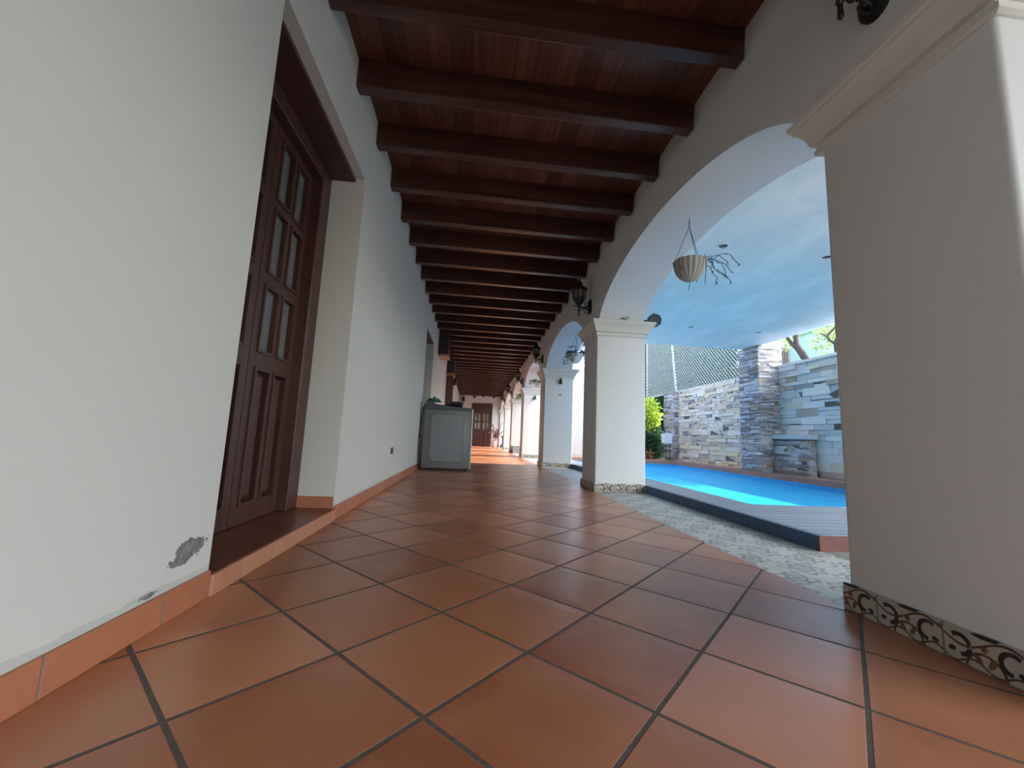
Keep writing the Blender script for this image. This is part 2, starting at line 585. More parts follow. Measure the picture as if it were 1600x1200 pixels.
def box(bm, x0, x1, y0, y1, z0, z1):
    vs = [bm.verts.new((x, y, z)) for x in (x0, x1) for y in (y0, y1) for z in (z0, z1)]
    for f in ((0, 1, 3, 2), (4, 6, 7, 5), (0, 4, 5, 1), (2, 3, 7, 6), (0, 2, 6, 4), (1, 5, 7, 3)):
        bm.faces.new([vs[i] for i in f])
    return vs


def bevel(bm, w, seg=2):
    bmesh.ops.recalc_face_normals(bm, faces=bm.faces)
    bmesh.ops.bevel(bm, geom=list(bm.edges), offset=w, segments=seg, affect='EDGES', profile=0.6)


def tube(bm, pts, rad, n=8, cap=True):
    pts = [Vector(p) for p in pts]
    if not isinstance(rad, (list, tuple)):
        rad = [rad] * len(pts)
    rings = []
    ref = None
    for i, p in enumerate(pts):
        d = (pts[min(i + 1, len(pts) - 1)] - pts[max(i - 1, 0)]).normalized()
        if ref is None or abs(ref.dot(d)) > 0.98:
            ref = Vector((0, 0, 1)) if abs(d.z) < 0.9 else Vector((1, 0, 0))
        a = (ref - d * ref.dot(d)).normalized()
        ref = a
        c = d.cross(a)
        rings.append([bm.verts.new(p + (a * math.cos(2 * PI * k / n) + c * math.sin(2 * PI * k / n)) * rad[i]) for k in range(n)])
    for r0, r1 in zip(rings, rings[1:]):
        for k in range(n):
            bm.faces.new((r0[k], r0[(k + 1) % n], r1[(k + 1) % n], r1[k]))
    if cap:
        bm.faces.new(rings[0][::-1])
        bm.faces.new(rings[-1])


def lathe(bm, prof, n=20, c=(0, 0, 0), cap0=True, cap1=True, rib=0.0, ribs=0):
    rings = []
    for r, z in prof:
        rings.append([bm.verts.new((c[0] + r * (1 + rib * math.cos(ribs * 2 * PI * k / n)) * math.cos(2 * PI * k / n),
                                    c[1] + r * (1 + rib * math.cos(ribs * 2 * PI * k / n)) * math.sin(2 * PI * k / n), c[2] + z)) for k in range(n)])
    for r0, r1 in zip(rings, rings[1:]):
        for k in range(n):
            bm.faces.new((r0[k], r0[(k + 1) % n], r1[(k + 1) % n], r1[k]))
    if cap0:
        bm.faces.new(rings[0][::-1])
    if cap1:
        bm.faces.new(rings[-1])


def leaf(bm, p, d, up, ln, wd):
    d = d.normalized()
    s = d.cross(up)
    if s.length < 1e-4:
        s = d.cross(Vector((1, 0.3, 0)))
    s.normalize()
    nrm = s.cross(d)
    a = bm.verts.new(p)
    l = bm.verts.new(p + d * ln * 0.45 + s * wd * 0.5 + nrm * wd * 0.15)
    r = bm.verts.new(p + d * ln * 0.45 - s * wd * 0.5 + nrm * wd * 0.15)
    e = bm.verts.new(p + d * ln - nrm * wd * 0.2)
    m = bm.verts.new(p + d * ln * 0.5)
    bm.faces.new((a, l, m))
    bm.faces.new((l, e, m))
    bm.faces.new((e, r, m))
    bm.faces.new((r, a, m))


RNG = random.Random(11)


def rdir():
    while True:
        v = Vector((RNG.uniform(-1, 1), RNG.uniform(-1, 1), RNG.uniform(-1, 1)))
        if 0.05 < v.length < 1:
            return v.normalized()


def leaf_ball(bm, c, r, n, ln, wd, shell=0.5):
    c = Vector(c)
    if not isinstance(r, (tuple, list)):
        r = (r, r, r)
    for _ in range(n):
        d = rdir()
        t = shell + (1 - shell) * RNG.random()
        p = c + Vector((d.x * r[0], d.y * r[1], d.z * r[2])) * t
        leaf(bm, p, (d + rdir() * 0.9), rdir(), ln * RNG.uniform(0.7, 1.3), wd * RNG.uniform(0.7, 1.3))


def obj(name, bm, m, parent=None, smooth=False, recalc=True):
    if recalc:
        bmesh.ops.recalc_face_normals(bm, faces=bm.faces)
    me = bpy.data.meshes.new(name)
    bm.to_mesh(me)
    bm.free()
    me.materials.append(MAT[m] if isinstance(m, str) else m)
    if smooth:
        for p in me.polygons:
            p.use_smooth = True
        try:
            me.set_sharp_from_angle(angle=math.radians(40))
        except Exception:
            pass
    o = bpy.data.objects.new(name, me)
    COL.objects.link(o)
    if parent:
        o.parent = parent
    return o


def tag(o, label, cat, group=None, kind=None):
    o['label'] = label
    o['category'] = cat
    if group:
        o['group'] = group
    if kind:
        o['kind'] = kind
    return o


def struct(o, label=None, cat=None, group=None):
    o['kind'] = 'structure'
    if label:
        tag(o, label, cat, group)
    return o


def thing(name, label, cat, loc=(0, 0, 0), rz=0.0, group=None, kind=None):
    o = bpy.data.objects.new(name, None)
    o.empty_display_size = 0.1
    COL.objects.link(o)
    o.location = loc
    o.rotation_euler = (0, 0, rz)
    return tag(o, label, cat, group, kind)


def dup(root, loc, label, rz=None, group=None):
    r = root.copy()
    COL.objects.link(r)
    r.location = loc
    if rz is not None:
        r.rotation_euler = (0, 0, rz)
    r['label'] = label
    if group:
        r['group'] = group
    for ch in list(root.children):
        c = ch.copy()
        COL.objects.link(c)
        c.parent = r
        for g in list(ch.children):
            d = g.copy()
            COL.objects.link(d)
            d.parent = c
    return r


# ================================================================ setting: corridor shell
XL, XR, XO = -0.75, 1.232, 1.71          # left wall face, arcade inner face, arcade outer face
XP = 1.755                               # patio side of the pillar shafts
Y0, Y1 = -4.6, 19.4
ZB, ZC = 2.388, 2.556                    # beam underside, plank ceiling

bm = bmx()
box(bm, -1.2, XR, Y0, Y1 + 0.2, -0.12, 0.0)
struct(obj('floor', bm, 'floor'), 'terracotta tile floor laid diagonally along the corridor', 'floor')
bm = bmx()
box(bm, XR, XP + 0.02, Y0, Y1, -0.12, -0.001)
struct(obj('floor_arcade_strip', bm, 'border'), 'pale patterned cement tile strip under the arches', 'floor')

# left wall with two recessed door openings
OPEN = [(1.322, 2.392, 0.065, 2.035), (5.86, 6.88, 0.0, 2.04)]
bm = bmx()
ys = Y0
for (a, c, z0, z1) in OPEN:
    box(bm, XL - 0.42, XL, ys, a, 0, 2.7)
    box(bm, XL - 0.42, XL, a, c, z1, 2.7)
    ys = c
box(bm, XL - 0.42, XL, ys, Y1, 0, 2.7)
struct(obj('wall_left', bm, 'plaster_left'), 'long white plaster wall on the left, peeling low beside the door', 'wall')

bm = bmx()
box(bm, XL - 0.6, XO, Y1, Y1 + 0.25, 0, 2.7)
struct(obj('wall_end', bm, 'plaster'), 'white wall closing the far end of the corridor', 'wall')
bm = bmx()
box(bm, XL - 0.6, XL, Y0 - 0.25, Y0, 0, 2.7)
box(bm, XL, XO, Y0 - 0.25, Y0, 2.45, 2.7)
struct(obj('wall_back', bm, 'plaster'), 'white wall framing the open corridor end behind the viewpoint', 'wall')

# left baseboard (three runs) and the one inside the recess
for i, (a, c) in enumerate([(Y0, OPEN[0][0]), (OPEN[0][1], OPEN[1][0]), (OPEN[1][1], Y1)]):
    bm = bmx()
    box(bm, XL, XL + 0.009, a, c, 0, 0.076)
    bevel(bm, 0.003, 2)
    struct(obj('baseboard_left', bm, 'skirt_left'), ['terracotta skirting at the foot of the near left wall', 'terracotta skirting running from the first door to the washer', 'terracotta skirting of the left wall behind the washer'][i], 'baseboard')
bm = bmx()
box(bm, XL - 0.195, XL - 0.002, OPEN[0][1] - 0.009, OPEN[0][1], 0.066, 0.128)
struct(obj('baseboard_recess', bm, 'skirt_left'), 'short terracotta skirting on the far jamb of the first door', 'baseboard')

# door step
st = thing('door_step', 'low terracotta door step with pale tiled riser in the first doorway', 'step', (0, 0, 0), kind='structure')
bm = bmx()
box(bm, XL - 0.42, XL + 0.004, OPEN[0][0], OPEN[0][1], 0.0, 0.064)
obj('tread', bm, 'step', st)
bm = bmx()
box(bm, XL + 0.004, XL + 0.016, OPEN[0][0], OPEN[0][1], 0.0, 0.062)
bevel(bm, 0.002, 1)
obj('riser', bm, 'riser', st)

# ---- arcade: pillars
PIL = [(-2.49, -1.99), (0.76, 1.262), (4.014, 4.50), (7.09, 7.575), (10.15, 10.635), (13.20, 13.685), (16.25, 16.735), (19.3, 19.4)]
ZS, ZCAP = 1.600, 1.752                  # springing, capital top
PLAB = ['white arcade pillar behind the viewpoint', 'nearest white arcade pillar, wide and in shade at the right edge',
        'white arcade pillar beside the pool deck, second along the corridor', 'third arcade pillar, left of the leafy hanging plant in the second arch',
        'fourth arcade pillar along the corridor, in bright light', 'fifth arcade pillar, behind the grey steps',
        'sixth arcade pillar, nearest the far wall', 'half pillar against the far wall']
for i, (a, c) in enumerate(PIL):
    t = thing('pillar', PLAB[i], 'pillar', (0, 0, 0), kind='structure', group='arcade pillars')
    bm = bmx()
    box(bm, XR, XP, a, c, 0, ZS + 0.01)
    bevel(bm, 0.014, 3)
    obj('shaft', bm, 'plaster', t, True)
    bm = bmx()
    # stepped and coved capital, lofted upward
    prof = [(0.006, ZS - 0.012), (0.018, ZS - 0.006), (0.018, ZS + 0.012), (0.006, ZS + 0.016), (0.006, ZS + 0.030), (0.028, ZS + 0.034), (0.034, ZS + 0.052),
            (0.042, ZS + 0.075), (0.058, ZS + 0.098), (0.072, ZS + 0.110), (0.072, ZS + 0.122), (0.082, ZS + 0.128), (0.085, ZS + 0.146), (0.078, ZS + 0.152)]
    rings = []
    for e, z in prof:
        rings.append([bm.verts.new(q) for q in ((XR - e * 0.8, a - e, z), (XP + e, a - e, z), (XP + e, c + e, z), (XR - e * 0.8, c + e, z))])
    for r0, r1 in zip(rings, rings[1:]):
        for k in range(4):
            bm.faces.new((r0[k], r0[(k + 1) % 4], r1[(k + 1) % 4], r1[k]))
    bm.faces.new(rings[-1])
    bm.faces.new(rings[0][::-1])
    obj('capital', bm, 'plaster_trim', t)
    bm = bmx()
    e = 0.013
    box(bm, XR - e, XP + e, a - e, c + e, 0.0, 0.082)
    bevel(bm, 0.003, 1)
    obj('skirting', bm, 'talavera', t)

# ---- arcade wall with elliptical arches
bm = bmx()
ZT = 2.72
prev_end = Y0
NSEG = 40


def quadbox(bm, secs):
    """secs: list of (y, zb); builds the wall band between zb and ZT"""
    ring = []
    for (y, zb) in secs:
        ring.append([bm.verts.new(q) for q in ((XR, y, zb), (XO, y, zb), (XO, y, ZT), (XR, y, ZT))])
    for r0, r1 in zip(ring, ring[1:]):
        for k in range(4):
            bm.faces.new((r0[k], r1[k], r1[(k + 1) % 4], r0[(k + 1) % 4]))
    bm.faces.new(ring[0])
    bm.faces.new(ring[-1][::-1])


secs = []
for i, (a, c) in enumerate(PIL):
    if i == 0:
        secs.append((Y0, ZS))
    secs += [(a, ZS), (c, ZS)]
    if i + 1 < len(PIL):
        b0, b1 = c, PIL[i + 1][0]
        mid, hs = (b0 + b1) / 2, (b1 - b0) / 2
        for k in range(1, NSEG):
            th = PI - PI * k / NSEG
            secs.append((mid + hs * math.cos(th), ZS + 0.536 * math.sin(th)))
quadbox(bm, secs)
struct(obj('wall_right', bm, 'plaster', smooth=True), 'white arcade wall of elliptical arches on the right', 'wall')

# ---- ceiling: planks and one object per beam
bm = bmx()
box(bm, XL - 0.4, XO, Y0, Y1 + 0.2, ZC, ZC + 0.05)
struct(obj('ceiling', bm, 'plank'), 'dark plank ceiling above the beams', 'ceiling')
bm = bmx()
box(bm, XL - 0.6, XO + 0.1, Y0, Y1 + 0.3, ZT, ZT + 0.12)
box(bm, XO + 0.1, 2.55, 7.3, Y1 + 0.3, ZT, ZT + 0.12)  # unseen eave added to cut the light on the far pillars
struct(obj('roof_slab', bm, 'plaster'), 'roof slab over the corridor, with an added eave for shade', 'roof')

ORD = ['first', 'second', 'third', 'fourth', 'fifth', 'sixth', 'seventh', 'eighth', 'ninth', 'tenth', 'eleventh', 'twelfth', 'thirteenth', 'fourteenth',
       'fifteenth', 'sixteenth', 'seventeenth', 'eighteenth', 'nineteenth', 'twentieth', 'twenty-first', 'twenty-second', 'twenty-third', 'twenty-fourth',
       'twenty-fifth', 'twenty-sixth', 'twenty-seventh', 'twenty-eighth', 'twenty-ninth', 'thirtieth', 'thirty-first', 'thirty-second', 'thirty-third',
       'thirty-fourth', 'thirty-fifth', 'thirty-sixth', 'thirty-seventh', 'thirty-eighth', 'thirty-ninth']
BR = random.Random(3)
for k in range(-12, 39):
    yf = 1.676 + 0.463 * k + (BR.uniform(-0.008, 0.008) if k > 4 else 0)
    yn = yf - 0.066
    bm = bmx()
    vs = box(bm, XL + 0.002, XR - 0.002, yn, yf, ZB, ZC)
    bevel(bm, 0.006, 2)
    for v in bm.verts:                  # slight skew: the right ends lie a hand further on
        v.co.y += 0.030 * (v.co.x - XL) / (XR - XL)
        v.co.z += 0.004 * math.sin(3 * v.co.x + k * 1.7)
        if v.co.x > XR - 0.01 and v.co.z < ZB + 0.03:
            v.co.x -= 0.012
    o = obj('ceiling_beam', bm, 'beam')
    if k < 0:
        struct(o, 'dark wooden ceiling beam behind the viewpoint', 'beam', 'ceiling beams behind the viewpoint')
    else:
        struct(o, '%s dark wooden ceiling beam counted from the viewer' % ORD[k], 'beam', 'ceiling beams')

# ================================================================ first door (left)
XD = -0.945
d1 = thing('door_1', 'dark wooden double door with glass panes in the near left recess', 'door', (0, 0, 0), kind='structure')
ya, yb, za, zb = OPEN[0]
bm = bmx()
box(bm, XL - 0.40, XD, ya, ya + 0.115, za, zb)
box(bm, XL - 0.40, XD, yb - 0.125, yb, za, zb)
box(bm, XL - 0.40, XD, ya + 0.115, yb - 0.125, zb - 0.10, zb)
bevel(bm, 0.004, 1)
fr = obj('door_frame', bm, 'door', d1)
bm = bmx()                                # wooden lining under the lintel
box(bm, XD, XL - 0.055, ya, yb, zb - 0.022, zb + 0.001)
obj('lintel_lining', bm, 'door', d1)


def door_leaf(parent, y0, y1, z0, z1, xf, glass_rows, pan_z, th=0.045, axis='y', flip=1):
    """leaf in the Y-Z plane with two columns of panes over two panels; xf is the face towards the corridor"""
    bm = bmx()
    W = y1 - y0
    st, mu = 0.062, 0.055
    cols = [(y0 + st, y0 + W / 2 - mu / 2), (y0 + W / 2 + mu / 2, y1 - st)]
    holes = [(pan_z[0], pan_z[1])] + glass_rows
    # stiles and mullion
    box(bm, xf - th, xf, y0, y0 + st, z0, z1)
    box(bm, xf - th, xf, y1 - st, y1, z0, z1)
    box(bm, xf - th, xf, cols[0][1], cols[1][0], z0, z1)
    edges = [z0] + [q for h in holes for q in h] + [z1]
    for k in range(0, len(edges), 2):
        for (ca, cb) in cols:
            box(bm, xf - th, xf - 0.0005, ca, cb, edges[k], edges[k + 1])
    for (h0, h1) in holes:                # moulded beads round each opening
        for (ca, cb) in cols:
            w, dx = 0.010, 0.007
            box(bm, xf - 0.004, xf + dx, ca - w, ca + 0.004, h0 - w, h1 + w)
            box(bm, xf - 0.004, xf + dx, cb - 0.004, cb + w, h0 - w, h1 + w)
            box(bm, xf - 0.004, xf + dx, ca, cb, h0 - w, h0 + 0.004)
            box(bm, xf - 0.004, xf + dx, ca, cb, h1 - 0.004, h1 + w)
    lf = obj('door_leaf', bm, 'door', parent)
    for (ca, cb) in cols:                 # raised panels
        bm = bmx()
        xb = xf - 0.030
        q0 = [bm.verts.new(v) for v in ((xb, ca, pan_z[0]), (xb, cb, pan_z[0]), (xb, cb, pan_z[1]), (xb, ca, pan_z[1]))]
        i = 0.028
        q1 = [bm.verts.new(v) for v in ((xb + 0.022, ca + i, pan_z[0] + i), (xb + 0.022, cb - i, pan_z[0] + i), (xb + 0.022, cb - i, pan_z[1] - i), (xb + 0.022, ca + i, pan_z[1] - i))]
        for k in range(4):
            bm.faces.new((q0[k], q0[(k + 1) % 4], q1[(k + 1) % 4], q1[k]))
        bm.faces.new(q1)
        obj('panel', bm, 'door', lf)
    for (g0, g1) in glass_rows:
        for (ca, cb) in cols:
            bm = bmx()
            box(bm, xf - th * 0.6, xf - th * 0.45, ca - 0.003, cb + 0.003, g0 - 0.003, g1 + 0.003)
            obj('glass_pane', bm, 'door_glass', lf)
    return lf


ROWS = [(0.845, 1.150), (1.222, 1.530), (1.590, 1.885)]
ym = 1.848
door_leaf(d1, ym + 0.002, yb - 0.125, za + 0.004, zb - 0.10, XD - 0.055, ROWS, (0.158, 0.757))
door_leaf(d1, ya + 0.115, ym - 0.002, za + 0.004, zb - 0.10, XD - 0.055, ROWS, (0.158, 0.757))
# dim room behind the panes
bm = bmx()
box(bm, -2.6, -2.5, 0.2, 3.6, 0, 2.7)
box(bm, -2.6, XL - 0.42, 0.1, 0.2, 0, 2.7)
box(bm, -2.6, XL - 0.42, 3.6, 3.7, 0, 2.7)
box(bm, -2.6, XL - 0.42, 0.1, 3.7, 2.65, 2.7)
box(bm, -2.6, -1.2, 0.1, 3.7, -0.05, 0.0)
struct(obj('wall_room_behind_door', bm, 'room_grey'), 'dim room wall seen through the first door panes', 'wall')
# blind back of the second doorway
d2 = thing('door_2', 'dark recessed doorway in the left wall above the washer', 'door', (0, 0, 0), kind='structure')
bm = bmx()
box(bm, XL - 0.40, XL - 0.34, OPEN[1][0], OPEN[1][1], 0, OPEN[1][3])
bevel(bm, 0.004, 1)
obj('door_leaf', bm, 'door', d2)
bm = bmx()
box(bm, XL - 0.34, XL - 0.01, OPEN[1][0], OPEN[1][1], OPEN[1][3] - 0.02, OPEN[1][3] + 0.001)
obj('lintel_lining', bm, 'corbel', d2)

# ================================================================ far end: door, dark boxes on the left wall
d3 = thing('door_3', 'dark panelled double door with lit panes in the far wall', 'door', (0, 0, 0), kind='structure')
ex0, ex1, ez = -0.115, 0.86, 2.03
bm = bmx()
box(bm, ex0, ex0 + 0.09, Y1 - 0.05, Y1 + 0.02, 0, ez)
box(bm, ex1 - 0.09, ex1, Y1 - 0.05, Y1 + 0.02, 0, ez)
box(bm, ex0 + 0.09, ex1 - 0.09, Y1 - 0.05, Y1 + 0.02, ez - 0.32, ez)
obj('door_frame', bm, 'door', d3)
for s in (0, 1):
    w = (ex1 - ex0 - 0.18) / 2
    a = ex0 + 0.09 + s * w
    bm = bmx()
    yy0, yy1 = Y1 - 0.035, Y1 + 0.01
    st = 0.06
    cx = a + w / 2
    holes = [(0.15, 0.72), (0.82, 1.12), (1.20, 1.55)]
    box(bm, a + 0.002, a + st, yy0, yy1, 0.01, ez - 0.32)
    box(bm, a + w - st, a + w - 0.002, yy0, yy1, 0.01, ez - 0.32)
    box(bm, cx - 0.025, cx + 0.025, yy0, yy1, 0.01, ez - 0.32)
    ed = [0.01] + [q for h in holes for q in h] + [ez - 0.32]
    for k in range(0, len(ed), 2):
        box(bm, a + st, a + w - st, yy0 + 0.001, yy1, ed[k], ed[k + 1])
    box(bm, a + st, a + w - st, yy0 + 0.018, yy1, 0.15, 0.72)
    lf = obj('door_leaf', bm, 'door', d3)
    for (g0, g1) in holes[1:]:
        for (p0, p1) in ((a + st, cx - 0.025), (cx + 0.025, a + w - st)):
            bm = bmx()
            box(bm, p0, p1, Y1 - 0.015, Y1 - 0.010, g0, g1)
            obj('glass_pane', bm, 'far_glass', lf)

for i, (ya_, yb_) in enumerate([(7.66, 8.12), (10.12, 10.62)]):
    t = thing('wooden_corbel', ['dark wooden box corbel high on the left wall, nearer of two', 'dark wooden box corbel above the brown post, farther of two'][i], 'corbel', (XL, ya_, 1.98), kind='structure')
    bm = bmx()
    box(bm, 0.002, 0.19, 0, yb_ - ya_, 0.045, 0.405)
    bevel(bm, 0.006, 1)
    obj('box', bm, 'corbel', t)
    bm = bmx()
    box(bm, -0.0 + 0.002, 0.20, -0.012, yb_ - ya_ + 0.012, 0.0, 0.045)
    bevel(bm, 0.006, 1)
    obj('lit_underside', bm, 'lit_wood', t)  # tan colour paints the light caught by the box's underside
bm = bmx()
box(bm, XL + 0.002, XL + 0.17, 10.2, 10.52, 0.0, 1.978)
box(bm, XL + 0.05, XL + 0.185, 10.19, 10.22, 0.06, 1.90)
box(bm, XL + 0.002, XL + 0.20, 10.18, 10.54, 0.0, 0.12)
struct(obj('wooden_post', bm, 'door'), 'brown wooden post against the left wall behind the washer', 'post')


def speaker(name_label, loc, rz, tilt):
    t = thing('wall_speaker', name_label, 'speaker', loc, rz)
    bm = bmx()
    box(bm, -0.07, 0.07, 0.05, 0.17, -0.11, 0.11)
    bevel(bm, 0.01, 2)
    bmesh.ops.rotate(bm, verts=bm.verts, cent=(0, 0.05, 0), matrix=Matrix.Rotation(tilt, 3, 'X'))
    obj('cabinet', bm, 'black', t)
    bm = bmx()
    tube(bm, [(0, 0.0, 0), (0, 0.04, 0), (0, 0.07, 0.02)], 0.012, 8)
    box(bm, -0.03, 0.03, 0.0, 0.008, -0.04, 0.04)
    obj('bracket', bm, 'black', t)
    return t


speaker('small black speaker on the left wall beyond the wooden post', (XL + 0.005, 11.0, 2.14), -PI / 2, -0.25)
speaker('small black speaker low behind the other on the left wall', (XL + 0.005, 11.9, 2.06), -PI / 2, -0.25)
speaker('small black speaker on the far end wall, left of the door', (-0.56, Y1 - 0.005, 2.19), PI, 0.0)
for i, (x, z) in enumerate([(-0.03, 2.33), (0.40, 2.385), (0.90, 2.36)]):
    bm = bmx()
    lathe(bm, [(0.02, -0.055), (0.055, -0.03), (0.075, 0.0), (0.085, 0.03), (0.06, 0.045)], 14, (0, -0.09, 0))
    box(bm, -0.02, 0.02, -0.05, 0.0, -0.02, 0.03)
    o = obj('wall_sconce', bm, 'corbel', None, True)
    o.location = (x, Y1 - 0.001, z)
    tag(o, ['small dark cup sconce on the far wall, leftmost of three', 'small dark cup sconce on the far wall, middle of three', 'small dark cup sconce on the far wall, rightmost of three'][i], 'wall light', 'cup sconces on the far wall')

# ================================================================ lanterns on the arcade wall


def make_lantern(loc, label):
    """wrought iron lantern; origin on the wall face, arm towards -X"""
    t = thing('wall_lantern', label, 'lantern', loc, 0, 'wrought iron wall lanterns')
    # back plate: pointed oval shield
    bm = bmx()
    pr = []
    for k in range(24):
        a = 2 * PI * k / 24
        w = 0.052 * math.cos(a) * (1 - 0.25 * math.sin(a))
        z = 0.088 * math.sin(a)
        pr.append((w, z))
    f0 = [bm.verts.new((0, w, z)) for w, z in pr]
    f1 = [bm.verts.new((-0.012, w, z)) for w, z in pr]
    f2 = [bm.verts.new((-0.022, w * 0.7, z * 0.75)) for w, z in pr]
    for A, B in ((f0, f1), (f1, f2)):
        for k in range(24):
            bm.faces.new((A[k], A[(k + 1) % 24], B[(k + 1) % 24], B[k]))
    bm.faces.new(f2)
    bm.faces.new(f0[::-1])
    obj('back_plate', bm, 'iron', t, True)
    # arm with scrolls
    bm = bmx()
    tube(bm, [(-0.015, 0, -0.005), (-0.06, 0, -0.012), (-0.10, 0, -0.008), (-0.14, 0, -0.004), (-0.205, 0, 0.004)], 0.0075, 8)

    def scroll(cx, cz, r0, turns, s, ph):
        pts = []
        for k in range(26):
            q = k / 25
            a = ph + s * turns * 2 * PI * q
            r = r0 * (1 - 0.75 * q)
            pts.append((cx + r * math.cos(a), 0, cz + r * math.sin(a)))
        tube(bm, pts, [0.0065 * (1 - 0.4 * k / 25) for k in range(26)], 7)
    scroll(-0.052, 0.030, 0.034, 1.3, 1, -2.2)
    scroll(-0.050, -0.058, 0.034, 1.3, -1, 2.2)
    scroll(-0.092, -0.030, 0.018, 1.1, 1, 1.2)
    tube(bm, [(-0.018, 0, -0.05), (-0.05, 0, -0.03), (-0.09, 0, -0.012)], 0.006, 7)
    obj('arm', bm, 'iron', t, True)
    cx = -0.132
    bm = bmx()
    lathe(bm, [(0.002, -0.115), (0.009, -0.105), (0.007, -0.06), (0.012, -0.05), (0.008, -0.02), (0.016, -0.008), (0.010, 0.0), (0.020, 0.010), (0.040, 0.030), (0.056, 0.052), (0.063, 0.072), (0.066, 0.078)], 8, (cx, 0, 0))
    obj('base_cup', bm, 'iron', t)
    bm = bmx()
    for k in range(8):
        a = 2 * PI * (k + 0.5) / 8
        c, s = math.cos(a), math.sin(a)
        tube(bm, [(cx + 0.064 * c, 0.064 * s, 0.072), (cx + 0.072 * c, 0.072 * s, 0.12), (cx + 0.072 * c, 0.072 * s, 0.19)], 0.0052, 6)
        # little arched mullion feet
        a2 = 2 * PI * (k + 1.5) / 8
        tube(bm, [(cx + 0.068 * c, 0.068 * s, 0.10), (cx + 0.070 * math.cos((a + a2) / 2), 0.070 * math.sin((a + a2) / 2), 0.085), (cx + 0.068 * math.cos(a2), 0.068 * math.sin(a2), 0.10)], 0.004, 5)
    lathe(bm, [(0.074, 0.178), (0.078, 0.182), (0.078, 0.192), (0.074, 0.196)], 8, (cx, 0, 0))
    obj('cage', bm, 'iron', t)
    bm = bmx()
    lathe(bm, [(0.060, 0.074), (0.067, 0.12), (0.067, 0.188)], 8, (cx, 0, 0), False, False)
    obj('glass', bm, 'lamp_glass', t)
    bm = bmx()
    lathe(bm, [(0.088, 0.186), (0.092, 0.192), (0.085, 0.200), (0.066, 0.216), (0.044, 0.234), (0.030, 0.252), (0.026, 0.266), (0.034, 0.272), (0.022, 0.282), (0.010, 0.292), (0.014, 0.300), (0.008, 0.312), (0.002, 0.326)], 12, (cx, 0, 0))
    obj('roof', bm, 'iron', t)
    bm = bmx()
    lathe(bm, [(0.012, 0.075), (0.012, 0.12), (0.018, 0.135), (0.016, 0.155), (0.004, 0.17)], 10, (cx, 0, 0))
    obj('bulb', bm, 'pot_white', t, True)
    return t


LAMPY = [1.03, 4.28, 7.40, 10.50, 13.55, 16.5]
LLAB = ['black wrought iron lantern above the nearest pillar, cut by the top edge', 'black wrought iron lantern above the pillar by the pool deck',
        'black wrought iron lantern above the third pillar', 'black wrought iron lantern above the fourth pillar',
        'small distant black lantern above the fifth pillar', 'farthest black lantern, above the sixth pillar']
l0 = make_lantern((XR, LAMPY[0], 1.985), LLAB[0])
for y, lab in list(zip(LAMPY, LLAB))[1:]:
    dup(l0, (XR, y, 1.985), lab)

# ================================================================ hanging pots under the arches


